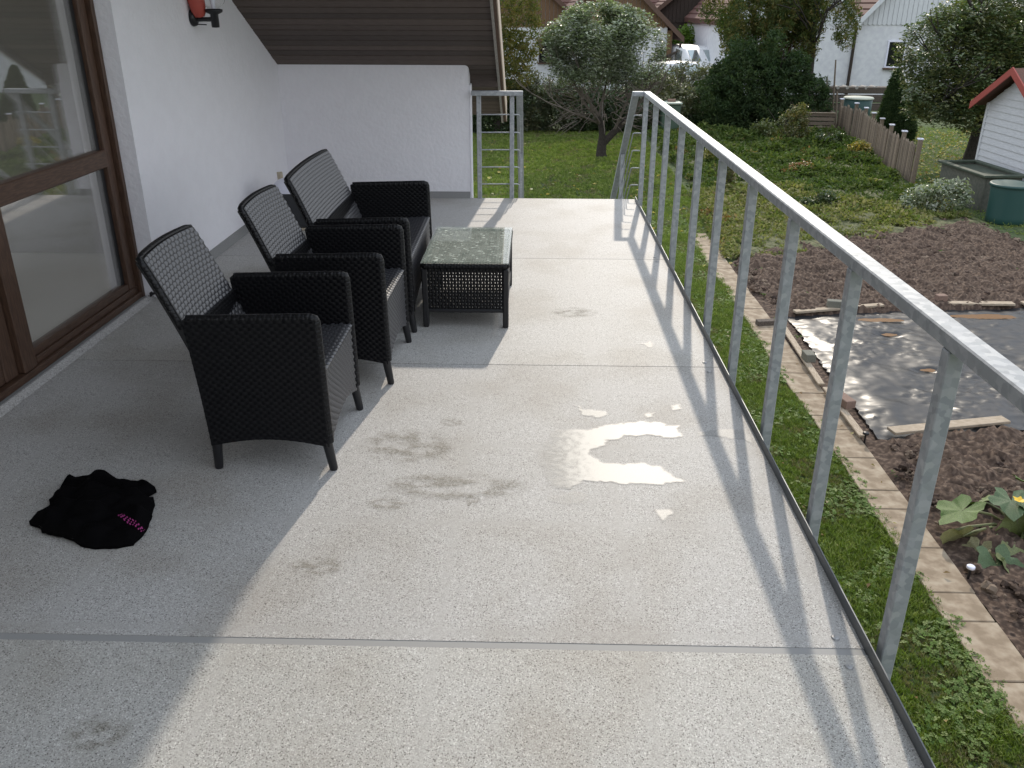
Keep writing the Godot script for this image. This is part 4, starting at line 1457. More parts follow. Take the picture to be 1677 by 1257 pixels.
func zucchini():
	var t := thing("courgette_plant", "sprawling courgette plant with big lobed leaves and wilted stems on the bed", "plant", Vector3(3.6, GY, -5.62))
	var cols := [Color(0.10, 0.17, 0.03), Color(0.13, 0.19, 0.05), Color(0.16, 0.18, 0.07), Color(0.24, 0.22, 0.11), Color(0.09, 0.14, 0.06)]
	var ms := []
	for c in cols:
		var m := nmat([c * 0.8, c * 1.25], 0.03, Vector3(5, 5, 5), 0.5, 0.3, true)
		m.backlight_enabled = true
		m.backlight = lc(0.08, 0.13, 0.02)
		ms.append(m)
	var stem := mat(Color(0.2, 0.22, 0.1), 0.6)
	# [leaf position, radius, yaw, pitch, roll, droop, material]
	var L := [
		[Vector3(-0.36, 0.20, 0.03), 0.17, -1.2, 0.35, 0.2, 0.3, 0], [Vector3(-0.03, 0.30, 0.05), 0.15, -0.3, 0.1, 0.0, 0.5, 4], [Vector3(0.10, 0.27, 0.1), 0.13, 0.9, 0.3, 0.1, 0.4, 4],
		[Vector3(0.22, 0.24, 0.02), 0.17, 1.4, 0.4, 0.2, 0.6, 1], [Vector3(0.0, 0.16, 0.14), 0.15, 0.2, 1.2, 0.2, 0.8, 2], [Vector3(0.08, 0.15, 0.18), 0.16, 0.6, 1.3, -0.3, 0.8, 3],
		[Vector3(-0.42, 0.10, 0.22), 0.16, -2.4, 0.7, 0.5, 0.9, 3], [Vector3(-0.30, 0.05, 0.50), 0.17, 0.1, 0.5, 0.0, 0.5, 4], [Vector3(-0.18, 0.05, 0.46), 0.15, 1.0, 0.5, 0.2, 0.6, 2],
		[Vector3(-0.36, 0.06, 0.34), 0.11, -0.8, 0.6, 0.2, 0.9, 3], [Vector3(0.34, 0.20, 0.2), 0.17, 1.7, 0.5, -0.2, 0.6, 1], [Vector3(0.5, 0.25, 0.0), 0.18, 1.2, 0.2, 0.2, 0.4, 0],
		[Vector3(0.42, 0.1, 0.35), 0.16, 0.4, 0.9, 0.2, 0.8, 2], [Vector3(0.7, 0.18, 0.15), 0.18, 1.8, 0.4, 0.1, 0.5, 1], [Vector3(0.25, 0.3, -0.2), 0.15, 2.4, 0.3, 0.0, 0.4, 0], [Vector3(-0.1, 0.14, -0.2), 0.13, -2.6, 0.5, 0.0, 0.6, 1], [Vector3(0.15, 0.10, -0.05), 0.12, 2.0, 0.9, 0.4, 0.9, 3]]
	for l in L:
		var o := put(lobed_leaf(l[1] * 1.25, 5, 0.25, l[5]), "leaf", ms[l[6]], t)
		o.transform = Transform3D(Basis.from_euler(Vector3(l[3], l[2], l[4])), l[0])
		var mb := MB.new()
		var a: Vector3 = Vector3(0.08, 0.03, 0.02)
		var b: Vector3 = l[0]
		var mid := a.lerp(b, 0.5) + Vector3(0, 0.05, 0)
		mb.tube([a, a.lerp(mid, 0.6), mid, mid.lerp(b, 0.6) + Vector3(0, 0.01, 0), b], [0.012, 0.010, 0.009, 0.008, 0.006], 6)
		put(mb, "stem", stem, t)
	for e in [[Vector3(0.08, 0.03, 0.05), Vector3(-0.5, 0.06, 0.12)], [Vector3(0.1, 0.03, 0.1), Vector3(0.6, 0.03, 0.42)], [Vector3(0.1, 0.03, 0.1), Vector3(-0.05, 0.02, 0.3)]]:
		var mb := MB.new()
		mb.tube([e[0], e[0].lerp(e[1], 0.35) + Vector3(0, 0.07, 0), e[0].lerp(e[1], 0.7) + Vector3(0, 0.05, 0), e[1]], [0.014, 0.013, 0.011, 0.009], 7)
		put(mb, "stem", stem, t)
	var mb5 := MB.new()
	for k in 5:
		var ba := Basis(Vector3.UP, TAU * k / 5.0)
		mb5.sheet(func(u, v): return Vector3(-0.02, 0.34, 0.12) + ba * Vector3((u - 0.5) * 0.04 * sin(PI * minf(v + 0.1, 1)), 0.02 * v, 0.05 * v), 3, 4, 0.001, 1, 1)
	put(mb5, "flower", mat(Color(0.75, 0.48, 0.03), 0.6), t)

func grass():
	# blades: a tuft of bent blades, unit height
	var r := RandomNumberGenerator.new()
	r.seed = 12
	var tufts := []
	for v in 3:
		var mb := MB.new()
		mb.flat()
		for b in 9:
			var a := r.randf() * TAU
			var base := Vector3(cos(a), 0, sin(a)) * r.randf() * 0.55
			var lean := Vector3(r.randf_range(-0.6, 0.6), 0, r.randf_range(-0.6, 0.6))
			var side := Vector3(-sin(a), 0, cos(a)) * 0.085
			var h := r.randf_range(0.55, 1.1)
			var m := base + Vector3(0, h * 0.6, 0) + lean * 0.35
			var tip := base + Vector3(0, h, 0) + lean
			mb.quad(base - side, base + side, m + side * 0.8, m - side * 0.8)
			mb.tri(m - side * 0.8, m + side * 0.8, tip)
		tufts.append(mb.mesh())
	# clover: three round leaflets on a stalk
	var mc := MB.new()
	mc.flat()
	for k in 6:
		var a := TAU * k / 3.0 + (0.5 if k > 2 else 0.0)
		var c := Vector3(0.5, 0.1, 0.3) if k > 2 else Vector3.ZERO
		var d := Vector3(cos(a), 0, sin(a))
		var s := Vector3(-sin(a), 0, cos(a))
		mc.quad(c + Vector3(0, 0.6, 0), c + Vector3(0, 0.68, 0) + d * 0.4 + s * 0.32, c + Vector3(0, 0.62, 0) + d * 0.72, c + Vector3(0, 0.68, 0) + d * 0.4 - s * 0.32)
	var clover := mc.mesh()
	var n := noise(FastNoiseLite.TYPE_SIMPLEX_SMOOTH, 1.3, 3, 8)
	var greens := [Color(0.15, 0.215, 0.04), Color(0.21, 0.28, 0.055), Color(0.30, 0.33, 0.11), Color(0.12, 0.17, 0.04)]
	var dry := [Color(0.27, 0.23, 0.12), Color(0.2, 0.19, 0.1)]
	for v in 3:
		var xf := []
		var cols := []
		for i in 42000:
			var z := (-2.2 - 12.5 * pow(rng.randf(), 1.2)) if i < 24000 else (-8.0 - 20.5 * rng.randf())
			var far := clampf((-z - 8.0) / 14.0, 0, 1)
			var x := rng.randf_range(0.95, 2.80) if i < 24000 else rng.randf_range(-2.5, 3.3)
			if z > -8.0 and x < 0.9: continue
			if z > -14.5 and x > 2.74 + 0.10 * n.get_noise_2d(x * 3.0, z * 3.0): continue
			var dn := n.get_noise_2d(x, z)
			var s := rng.randf_range(0.024, 0.046) * (1.0 + 0.7 * far) * (1.0 + 0.5 * dn)
			xf.append(Transform3D(Basis.from_euler(Vector3(rng.randf_range(-0.3, 0.3), rng.randf() * TAU, rng.randf_range(-0.3, 0.3))).scaled(Vector3(s, s, s)), Vector3(x, GY, z)))
			cols.append(pick(dry) if dn < -0.22 and rng.randf() < 0.5 else pick(greens))
		tag(scatter("grass", null, tufts[v], M.leaf, xf, cols), "mown green grass of the lawn beside and beyond the balcony", "grass", "", "stuff")
	var xf2 := []
	var cols2 := []
	for i in 17000:
		var z := -2.2 - 14.0 * pow(rng.randf(), 1.3)
		var x := 2.8 - absf(rng.randfn()) * 0.45
		if x < 0.98 or n.get_noise_2d(x * 0.8 + 40, z * 0.8) < -0.02 + 0.35 * (rng.randf() - 0.5): continue
		if x > 2.76 + 0.10 * n.get_noise_2d(x * 3.0, z * 3.0): continue
		var s := rng.randf_range(0.014, 0.028)
		xf2.append(Transform3D(Basis.from_euler(Vector3(rng.randf_range(-0.5, 0.5), rng.randf() * TAU, rng.randf_range(-0.5, 0.5))).scaled(Vector3(s, s, s)), Vector3(x, GY + rng.randf() * 0.02, z)))
		cols2.append(pick([Color(0.12, 0.2, 0.04), Color(0.17, 0.26, 0.06), Color(0.24, 0.3, 0.1)]))
	tag(scatter("clover", null, clover, M.leaf, xf2, cols2), "low clover and broad weeds growing in the lawn along the path", "clover", "", "stuff")
	# brown leaves and bits of straw blown into the grass strip
	var dl := leaf_mesh(0.6, 0.15)
	xf2 = []
	cols2 = []
	for i in 170:
		var s := rng.randf_range(0.02, 0.05)
		xf2.append(Transform3D(rand_basis(0.6).scaled(Vector3(s, s, s)), Vector3(rng.randf_range(1.0, 3.0), GY + 0.05, rng.randf_range(-13.0, -2.4))))
		cols2.append(pick([Color(0.22, 0.13, 0.06), Color(0.35, 0.27, 0.13), Color(0.45, 0.4, 0.25)]))
	tag(scatter("leaf_litter", null, dl, M.dryleaf, xf2, cols2), "dry brown leaves and straw scattered on the grass strip and path", "leaves", "", "stuff")
	# weeds on the soil
	var sp := sprig_mesh(7, 0.55, 0.5, 3)
	xf2 = []
	cols2 = []
	for i in 420:
		var x := rng.randf_range(3.05, 8.0)
		var z := rng.randf_range(-14.0, -3.2)
		if in_tarp(x, z) or in_tarp(x, z + 0.2) : continue
		if n.get_noise_2d(x * 1.5, z * 1.5) < 0.12 and x > 3.25: continue
		var s := rng.randf_range(0.03, 0.075)
		xf2.append(Transform3D(Basis(Vector3.UP, rng.randf() * TAU).scaled(Vector3(s, s * 0.6, s)), Vector3(x, GY + 0.06, z)))
		cols2.append(pick([Color(0.08, 0.14, 0.03), Color(0.13, 0.18, 0.06)]))
	var cm := MB.new()
	cm.flat()
	var cr := RandomNumberGenerator.new()
	cr.seed = 5
	for q in 3:
		var cc := Vector3(cr.randf_range(-0.7, 0.7), 0, cr.randf_range(-0.7, 0.7))
		var top := cc + Vector3(0.1, cr.randf_range(0.5, 0.9), 0)
		var ring := []
		for k in 7:
			var an := TAU * k / 7.0
			ring.append(cc + Vector3(cos(an) * cr.randf_range(0.5, 0.95), cr.randf_range(-0.1, 0.35), sin(an) * cr.randf_range(0.5, 0.95)))
		for k in 7:
			var k2 := (k + 1) % 7
			cm.tri(ring[k2], ring[k], top)
			cm.quad(ring[k2] + Vector3(0, -0.6, 0), ring[k] + Vector3(0, -0.6, 0), ring[k], ring[k2])
	var xf3 := []
	var cols3 := []
	for i in 46000:
		var x := rng.randf_range(3.06, 8.15)
		var z := -3.2 - 12.6 * pow(rng.randf(), 1.3)
		if in_tarp(x - 0.1, z) or in_tarp(x + 0.12, z + 0.12) or in_tarp(x, z - 0.12): continue
		if z > -5.8 and x < 3.9 and rng.randf() < 0.8: continue
		if z < -13.0 - (x - 3.4) * 0.55: continue
		if n.get_noise_2d(x * 0.9 + 11, z * 0.9) < -0.02 + 0.25 * rng.randfn() * 0.6: continue
		var s := 0.009 + 0.042 * pow(rng.randf(), 3.0)
		xf3.append(Transform3D(Basis.from_euler(Vector3(rng.randf_range(-0.5, 0.5), rng.randf() * TAU, rng.randf_range(-0.5, 0.5))).scaled(Vector3(s, s, s)), Vector3(x, GY + 0.062 + 0.02 * rng.randf(), z)))
		cols3.append(pick([Color(0.04, 0.024, 0.018), Color(0.08, 0.051, 0.037), Color(0.12, 0.083, 0.06), Color(0.2, 0.15, 0.11)]))
	tag(scatter("soil_clods", null, cm.mesh(), M.clod, xf3, cols3), "dark crumbly clods of freshly dug soil around the plastic sheet", "soil", "", "stuff")
	tag(scatter("weeds", null, sp, M.leaf_matte, xf2, cols2), "small green weeds sprouting on the dug soil", "weeds", "", "stuff")

# ---------------------------------------------------------------- farther garden
func garden_far():
	# ground cover of the weedy bed
	var n := noise(FastNoiseLite.TYPE_SIMPLEX_SMOOTH, 0.5, 3, 18)
	var sp := sprig_mesh(8, 0.5, 0.6, 5)
	var xf := []
	var cols := []
	for i in 20000:
		var z := -13.2 - 14.6 * pow(rng.randf(), 1.15)
		var xl := 3.0 + 0.5 * clampf((-14.0 - z) / 6.0, 0, 1)
		var xr := 8.2 + 1.25 * clampf((-19.6 - z) / 8.0, 0, 1)
		var x := rng.randf_range(xl, xr)
		if z > -13.4 - (x - 3.4) * 0.55 + n.get_noise_2d(x * 2, z * 2): continue
		var v := n.get_noise_2d(x, z)
		var deep := clampf((-z - 15.0) / 8.0, 0, 1)
		if v < -0.3 + 0.18 * deep and rng.randf() < 0.8: continue
		var s := rng.randf_range(0.045, 0.1) * (0.8 + 0.5 * deep + 0.6 * maxf(v, 0))
		xf.append(Transform3D(rand_basis(0.5).scaled(Vector3(s, s * 0.8, s)), Vector3(x, GY + 0.05 + rng.randf() * (0.05 + 0.2 * deep * clampf(v + 0.4, 0.0, 1.0)), z)))
		var c := pick(([Color(0.12, 0.16, 0.04), Color(0.19, 0.21, 0.065), Color(0.26, 0.25, 0.1), Color(0.32, 0.28, 0.15)] if deep < 0.35 + 0.4 * v else [Color(0.06, 0.10, 0.025), Color(0.09, 0.13, 0.035), Color(0.14, 0.17, 0.05)]))
		if n.get_noise_2d(x * 1.7 + 30, z * 1.7) > 0.46 and rng.randf() < 0.6: c = pick([Color(0.26, 0.14, 0.06), Color(0.3, 0.22, 0.09), Color(0.22, 0.16, 0.09)])
		cols.append(c)
	tag(scatter("ground_cover", null, sp, M.leaf_matte, xf, cols), "low weeds and leafy ground cover on the overgrown bed", "ground cover", "", "stuff")
	# fallen leaves on the right lawn and a few on the middle lawn
	var lm := leaf_mesh(0.7, 0.1)
	xf = []
	cols = []
	for i in 3600:
		var x := rng.randf_range(8.3, 15.0)
		var z := rng.randf_range(-28.5, -17.5)
		if i > 3300:
			x = rng.randf_range(-1.5, 3.2)
			z = rng.randf_range(-26.0, -12.0)
		elif x < 8.5 + maxf(0, (-19.6 - z)) * 0.16: continue
		var s := rng.randf_range(0.06, 0.12)
		xf.append(Transform3D(Basis.from_euler(Vector3(rng.randf_range(-0.4, 0.4), rng.randf() * TAU, rng.randf_range(-0.4, 0.4))).scaled(Vector3(s, s, s)), Vector3(x, GY + 0.035, z)))
		cols.append(pick([Color(0.48, 0.36, 0.07), Color(0.55, 0.48, 0.16), Color(0.34, 0.2, 0.06), Color(0.6, 0.55, 0.35)]))
	tag(scatter("fallen_leaves", null, lm, M.dryleaf, xf, cols), "yellow fallen leaves strewn over the lawns", "leaves", "", "stuff")
	xf = []
	cols = []
	var tm := sprig_mesh(6, 0.16, 0.5, 9)
	for i in 9000:
		var x := rng.randf_range(8.3, 15.5)
		var z := rng.randf_range(-29.5, -15.0)
		if x < 8.35 + maxf(0, (-19.6 - z)) * 0.16: continue
		var s := rng.randf_range(0.05, 0.09)
		xf.append(Transform3D(rand_basis(0.4).scaled(Vector3(s, s, s)), Vector3(x, GY + 0.01, z)))
		cols.append(pick([Color(0.2, 0.28, 0.06), Color(0.25, 0.34, 0.075), Color(0.31, 0.34, 0.11)]))
	tag(scatter("lawn_grass", null, tm, M.leaf, xf, cols), "sunlit grass of the lawn beyond the picket fence", "grass", "", "stuff")
	fence()
	compost()
	shed()
	tanks()

func fence():
	var t := thing("picket_fence", "weathered brown picket fence with pale capped posts running away along the bed", "fence", Vector3(8.9, GY, -23.5))
	var o := t.position
	var line := [Vector3(8.43, GY, -19.64), Vector3(8.72, GY, -22.0), Vector3(9.63, GY, -26.86), Vector3(9.6, GY, -28.6)]
	var k := 0
	for s in 3:
		var a: Vector3 = line[s]
		var b: Vector3 = line[s + 1]
		var d := (b - a)
		var l := d.length()
		var x := 0.0
		var yaw := atan2(-d.z, d.x)
		while x < l:
			var p := a + d * x / l
			var hgt := 0.86 + rng.randf_range(-0.05, 0.05)
			var mb := MB.new()
			var ba := Basis(Vector3.UP, yaw) * Basis(Vector3.FORWARD, rng.randf_range(-0.04, 0.04))
			if k % 11 == 0:
				mb.box(Transform3D(ba, p - o + Vector3(0, 0.48, 0) + ba.z * 0.05), Vector3(0.09, 0.98, 0.09), 0.008)
				var po := put(mb, "post", M.picket[1], t)
				mb = MB.new()
				mb.box(Transform3D(ba, Vector3(0, 0, 0)), Vector3(0.12, 0.03, 0.12), 0.006)
				put(mb, "post_cap", M.white_plastic, po).position = p - o + Vector3(0, 0.99, 0) + ba.z * 0.05
			else:
				mb.prism(PackedVector2Array([Vector2(-0.04, 0.04), Vector2(0.04, 0.04), Vector2(0.04, hgt - 0.06), Vector2(0.0, hgt), Vector2(-0.04, hgt - 0.06)]), func(q: Vector2, dd: float): return p - o + ba * Vector3(q.x, q.y, dd), -0.011, 0.011)
				put(mb, "picket", M.picket[rng.randi() % 4], t)
			x += 0.118
			k += 1
		for y in [0.22, 0.64]:
			put(bar(a - o + Vector3(0.035, y, 0), b - o + Vector3(0.035, y, 0), 0.03, 0.06), "rail", M.picket[0], t)

func compost():
	var t := thing("compost_bin", "slatted dark wooden compost bin at the far end of the picket fence", "compost bin", Vector3(8.85, GY, -28.2), -0.12)
	for s in [-0.4, 0.4]:
		for z in [-0.45, 0.45]:
			var mb := MB.new()
			mb.bx(Vector3(s - 0.035, 0, z - 0.035), Vector3(s + 0.035, 0.68, z + 0.035), 0.006)
			put(mb, "post", M.old_wood, t)
	for k in 5:
		var y := 0.08 + k * 0.13
		for z in [-0.5, 0.5]:
			put(bar(Vector3(-0.43, y, z), Vector3(0.43, y, z), 0.025, 0.1), "slat", M.picket[k % 2], t)
		for x in [-0.45, 0.45]:
			put(bar(Vector3(x, y, -0.46), Vector3(x, y, 0.46), 0.025, 0.1), "slat", M.picket[(k + 1) % 2], t)
	put(bar(Vector3(-0.43, 0.66, 0.53), Vector3(0.43, 0.66, 0.53), 0.03, 0.03), "slat", M.board, t)
	# bean poles bundled upright behind it
	var labels := ["tall leaning bean pole behind the compost bin, highest of the cluster", "bean pole leaning left of the highest pole by the compost bin", "short thick pole leaning among the bean poles", "shortest grey pole at the left of the bean poles", "brown pole at the right of the bean poles by the fence"]
	var pl := [[9.62, 2.1, -0.12, 0.03], [9.5, 1.6, -0.2, 0.03], [9.44, 1.35, -0.12, 0.035], [9.36, 1.2, -0.05, 0.04], [9.74, 1.15, -0.05, 0.035]]
	for i in 5:
		var q: Array = pl[i]
		var mb := MB.new()
		mb.tube([Vector3.ZERO, Vector3(q[2] * 0.5, q[1] * 0.5, -0.1), Vector3(q[2], q[1], -0.2)], [q[3], q[3], q[3] * 0.8], 7)
		var o := put(mb, "bean_pole", M.picket[i % 4])
		o.position = Vector3(q[0], GY, -29.0)
		tag(o, labels[i], "pole", "bean poles behind the compost bin")

func shed():
	var t := thing("garden_shed", "small white weatherboarded garden shed with red verge boards", "shed", Vector3(9.6, GY, -18.0))
	var o := t.position
	var zc := -18.1
	var zr := -19.25
	var zl := -16.95
	var top := func(z: float): return 0.42 - absf(z - zc) * 0.55
	# boards of the gable wall facing the balcony
	var y := GY + 0.05
	while y < 0.3:
		var y1 := y + 0.135
		var zmax := minf(1.15, (0.42 - y1) / 0.55)
		if zmax < 0.12: break
		var mb := MB.new()
		var wb := minf(1.15, (0.42 - y) / 0.55)
		var za := zc - zmax
		var zb := zc + zmax
		mb.flat()
		var A := Vector3(9.585, y, zc + wb) - o
		var B := Vector3(9.585, y, zc - wb) - o
		var C := Vector3(9.604, y1, za) - o
		var D := Vector3(9.604, y1, zb) - o
		var d := Vector3(0.02, 0, 0)
		mb.quad(B, A, D, C)
		mb.quad(A, B, B + d, A + d)
		mb.quad(A + d, D + d, D, A)
		mb.quad(B, C, C + d, B + d)
		mb.quad(C, D, D + d, C + d)
		put(mb, "wall_board", M.shed_white, t)
		y = y1
	var mb2 := MB.new()
	mb2.bx(Vector3(9.63, GY, zr) - o, Vector3(12.0, -0.22, zl) - o, 0.01)
	put(mb2, "side_wall", M.shed_white, t)
	mb2 = MB.new()
	mb2.bx(Vector3(9.57, GY, zr - 0.03) - o, Vector3(9.66, -0.2, zr + 0.05) - o, 0.005)
	mb2.bx(Vector3(9.57, GY, zl - 0.05) - o, Vector3(9.66, -0.2, zl + 0.03) - o, 0.005)
	put(mb2, "corner_board", M.shed_white, t)
	# roof of two slopes with red verge boards
	for s in [-1, 1]:
		var a := Vector3(0, 0.50, zc)
		var b := Vector3(0, 0.50 - 0.55 * 1.42, zc + s * 1.42)
		var f := func(q: Vector2, d: float): return Vector3(d, q.y, q.x) - o
		mb2 = MB.new()
		mb2.prism(PackedVector2Array([Vector2(a.z, a.y), Vector2(b.z, b.y), Vector2(b.z, b.y + 0.05), Vector2(a.z, a.y + 0.05)]), f, 9.36, 12.3)
		put(mb2, "roof", M.tiles, t)
		mb2 = MB.new()
		mb2.prism(PackedVector2Array([Vector2(a.z, a.y - 0.08), Vector2(b.z, b.y - 0.08), Vector2(b.z, b.y + 0.07), Vector2(a.z, a.y + 0.07)]), f, 9.33, 9.357)
		put(mb2, "verge_board", M.shed_red, t)

func tanks():
	# teal rain barrel
	var t := thing("rain_barrel", "round teal plastic rain barrel with lid beside the shed", "barrel", Vector3(8.72, GY, -15.98))
	var mb := MB.new()
	mb.lathe([Vector2(0, 0.0), Vector2(0.31, 0.0), Vector2(0.33, 0.02), Vector2(0.335, 0.12), Vector2(0.34, 0.4), Vector2(0.36, 0.66), Vector2(0.36, 0.68)], 36)
	put(mb, "body", M.barrel, t)
	mb = MB.new()
	mb.lathe([Vector2(0.362, 0.66), Vector2(0.385, 0.665), Vector2(0.388, 0.70), Vector2(0.375, 0.715), Vector2(0.34, 0.712), Vector2(0.2, 0.735), Vector2(0, 0.74)], 36)
	put(mb, "lid", M.barrel, t)
	# square green-grey tank with open top
	t = thing("square_tank", "large square green tank with rimmed lid in front of the shed", "tank", Vector3(8.95, GY, -17.7), 0.06)
	mb = MB.new()
	for w in [[Vector3(-0.36, 0, -0.85), Vector3(-0.33, 0.66, 0.85)], [Vector3(0.33, 0, -0.85), Vector3(0.36, 0.66, 0.85)], [Vector3(-0.33, 0, 0.82), Vector3(0.33, 0.66, 0.85)], [Vector3(-0.33, 0, -0.85), Vector3(0.33, 0.66, -0.82)]]:
		mb.bx(w[0], w[1], 0.006)
	put(mb, "body", M.bin_grey, t)
	mb = MB.new()
	for w in [[Vector3(-0.43, 0.662, -0.93), Vector3(-0.31, 0.71, 0.93)], [Vector3(0.31, 0.662, -0.93), Vector3(0.43, 0.71, 0.93)], [Vector3(-0.309, 0.662, 0.8), Vector3(0.309, 0.71, 0.93)], [Vector3(-0.309, 0.662, -0.93), Vector3(0.309, 0.71, -0.8)]]:
		mb.bx(w[0], w[1], 0.008)
	put(mb, "rim", M.bin_green, t)
	mb = MB.new()
	mb.bx(Vector3(-0.31, 0.6, -0.8), Vector3(0.31, 0.64, 0.8), 0.01)
	put(mb, "lid", M.bin_green, t)
	# pale green tank with a brick on it by the hedge
	t = thing("water_tank", "pale green water tank by the hedge behind the railing corner", "tank", Vector3(4.25, GY, -28.1))
	mb = MB.new()
	mb.bx(Vector3(-0.28, 0, -0.28), Vector3(0.28, 0.86, 0.28), 0.03)
	put(mb, "body", mat(Color(0.06, 0.10, 0.07), 0.6), t)
	mb = MB.new()
	mb.bx(Vector3(-0.32, 0.862, -0.32), Vector3(0.32, 0.92, 0.32), 0.02)
	put(mb, "lid", mat(Color(0.45, 0.5, 0.42), 0.6), t)
	mb = MB.new()
	mb.bx(Vector3(-0.12, 0, -0.05), Vector3(0.12, 0.08, 0.05), 0.005)
	var b := put(mb, "brick", M.brick_red)
	b.position = Vector3(4.27, GY + 0.92, -28.1)
	tag(b, "red brick lying on the pale green water tank", "brick")
	# green barrel and timber stack under the white house
	t = thing("water_butt", "dark green water butt with pale lid behind the picket fence", "water butt", Vector3(10.9, GY, -30.6))
	mb = MB.new()
	mb.lathe([Vector2(0, 0), Vector2(0.4, 0), Vector2(0.45, 0.4), Vector2(0.46, 0.8), Vector2(0, 0.8)], 24)
	put(mb, "body", M.barrel, t)
	mb = MB.new()
	mb.lathe([Vector2(0.48, 0.802), Vector2(0.5, 0.82), Vector2(0.46, 0.86), Vector2(0, 0.9)], 24)
	put(mb, "lid", mat(Color(0.5, 0.52, 0.44), 0.7), t)
	t = thing("timber_stack", "low stack of dark timber with pale ends below the white house", "timber stack", Vector3(11.6, GY, -33.5))
	for k in 3:
		put(bar(Vector3(-2.2, 0.25 + k * 0.3, 0), Vector3(1.6, 0.25 + k * 0.3, 0.1), 0.5, 0.22, 0.02), "beam", M.old_wood, t)
	for k in 8:
		mb = MB.new()
		mb.tube([Vector3(-1.6 + k * 0.34, 0.94, 0.32), Vector3(-1.6 + k * 0.34, 0.94, -0.2)], [0.06, 0.06], 8)
		put(mb, "log", M.verge_light, t)

# ---------------------------------------------------------------- buildings and cars beyond the hedge
func gable_house(n: String, label: String, at: Vector3, w: float, d: float, wall_h: float, ridge_h: float, wall_m: Material, gable_m: Material, board_dir: bool, over := 0.5) -> Node3D:
	var t := thing(n, label, "house", at)
	var mb := MB.new()
	mb.bx(Vector3(-w / 2, -0.2, -d), Vector3(w / 2, wall_h, 0), 0)
	put(mb, "wall", wall_m, t)
	# gable boards
	var x := -w / 2
	var sl := (ridge_h - wall_h) / (w / 2)
	while x < w / 2 - 0.02:
		var x1 := minf(x + 0.2, w / 2)
		var h0 := maxf(0.01, (w / 2 - absf(x)) * sl)
		var h1 := maxf(0.01, (w / 2 - absf(x1)) * sl)
		mb = MB.new()
		mb.prism(PackedVector2Array([Vector2(x + 0.008, -0.05), Vector2(x + 0.1, -0.1), Vector2(x1 - 0.008, -0.05), Vector2(x1 - 0.008, h1), Vector2(x + 0.008, h0)]), func(q: Vector2, dd: float): return Vector3(q.x, wall_h + q.y, dd), 0.005, 0.04)
		put(mb, "gable_board", gable_m if not board_dir else gable_m, t)
		x = x1
	mb = MB.new()
	mb.prism(PackedVector2Array([Vector2(-w / 2, 0), Vector2(w / 2, 0), Vector2(0, ridge_h - wall_h)]), func(q: Vector2, dd: float): return Vector3(q.x, wall_h + q.y, dd), -d, -0.01)
	put(mb, "gable_wall", wall_m, t)
	for s in [-1, 1]:
		var e := Vector2(s * (w / 2 + over), wall_h - over * sl)
		mb = MB.new()
		mb.prism(PackedVector2Array([Vector2(0, ridge_h + 0.02), e, e + Vector2(0, 0.16), Vector2(0, ridge_h + 0.18)]), func(q: Vector2, dd: float): return Vector3(q.x, q.y, dd), -d - 0.3, 0.35)
		var rf := put(mb, "roof", M.tiles, t)
		# rows of tiles as ridges along the slope
		mb = MB.new()
		for k in 14:
			var p0 := Vector2(0, ridge_h + 0.19).lerp(e + Vector2(0, 0.17), (k + 0.1) / 14.0)
			var p1 := Vector2(0, ridge_h + 0.19).lerp(e + Vector2(0, 0.17), (k + 1.0) / 14.0)
			mb.prism(PackedVector2Array([p0, p1, p1 + Vector2(0, 0.05), p0 + Vector2(0, 0.012)]), func(q: Vector2, dd: float): return Vector3(q.x, q.y, dd), -d - 0.3, 0.35)
		put(mb, "tile_course", M.roof_red, rf)
		mb = MB.new()
		mb.prism(PackedVector2Array([Vector2(0, ridge_h - 0.02), e + Vector2(0, -0.04), e + Vector2(0, 0.22), Vector2(0, ridge_h + 0.24)]), func(q: Vector2, dd: float): return Vector3(q.x, q.y, dd), 0.352, 0.38)
		put(mb, "verge_board", M.verge_of, t)
	return t

func far_window(t: Node3D, c: Vector3, w: float, h: float, frame: Material):
	var mb := MB.new()
	for q in [[-w / 2, -h / 2, -w / 2 + 0.06, h / 2], [w / 2 - 0.06, -h / 2, w / 2, h / 2], [-w / 2 + 0.06, -h / 2, w / 2 - 0.06, -h / 2 + 0.06], [-w / 2 + 0.06, h / 2 - 0.06, w / 2 - 0.06, h / 2]]:
		mb.bx(c + Vector3(q[0], q[1], 0.0), c + Vector3(q[2], q[3], 0.06), 0.004)
	var wd := put(mb, "window", frame, t)
	mb = MB.new()
	mb.bx(c + Vector3(-w / 2 + 0.06, -h / 2 + 0.06, 0.004), c + Vector3(w / 2 - 0.06, h / 2 - 0.06, 0.02), 0)
	put(mb, "pane", M.dark_pane, wd)
	mb = MB.new()
	mb.bx(c + Vector3(-w / 2 - 0.06, -h / 2 - 0.07, 0.0), c + Vector3(w / 2 + 0.06, -h / 2 - 0.005, 0.14), 0.006)
	put(mb, "sill", M.verge_brown, wd)

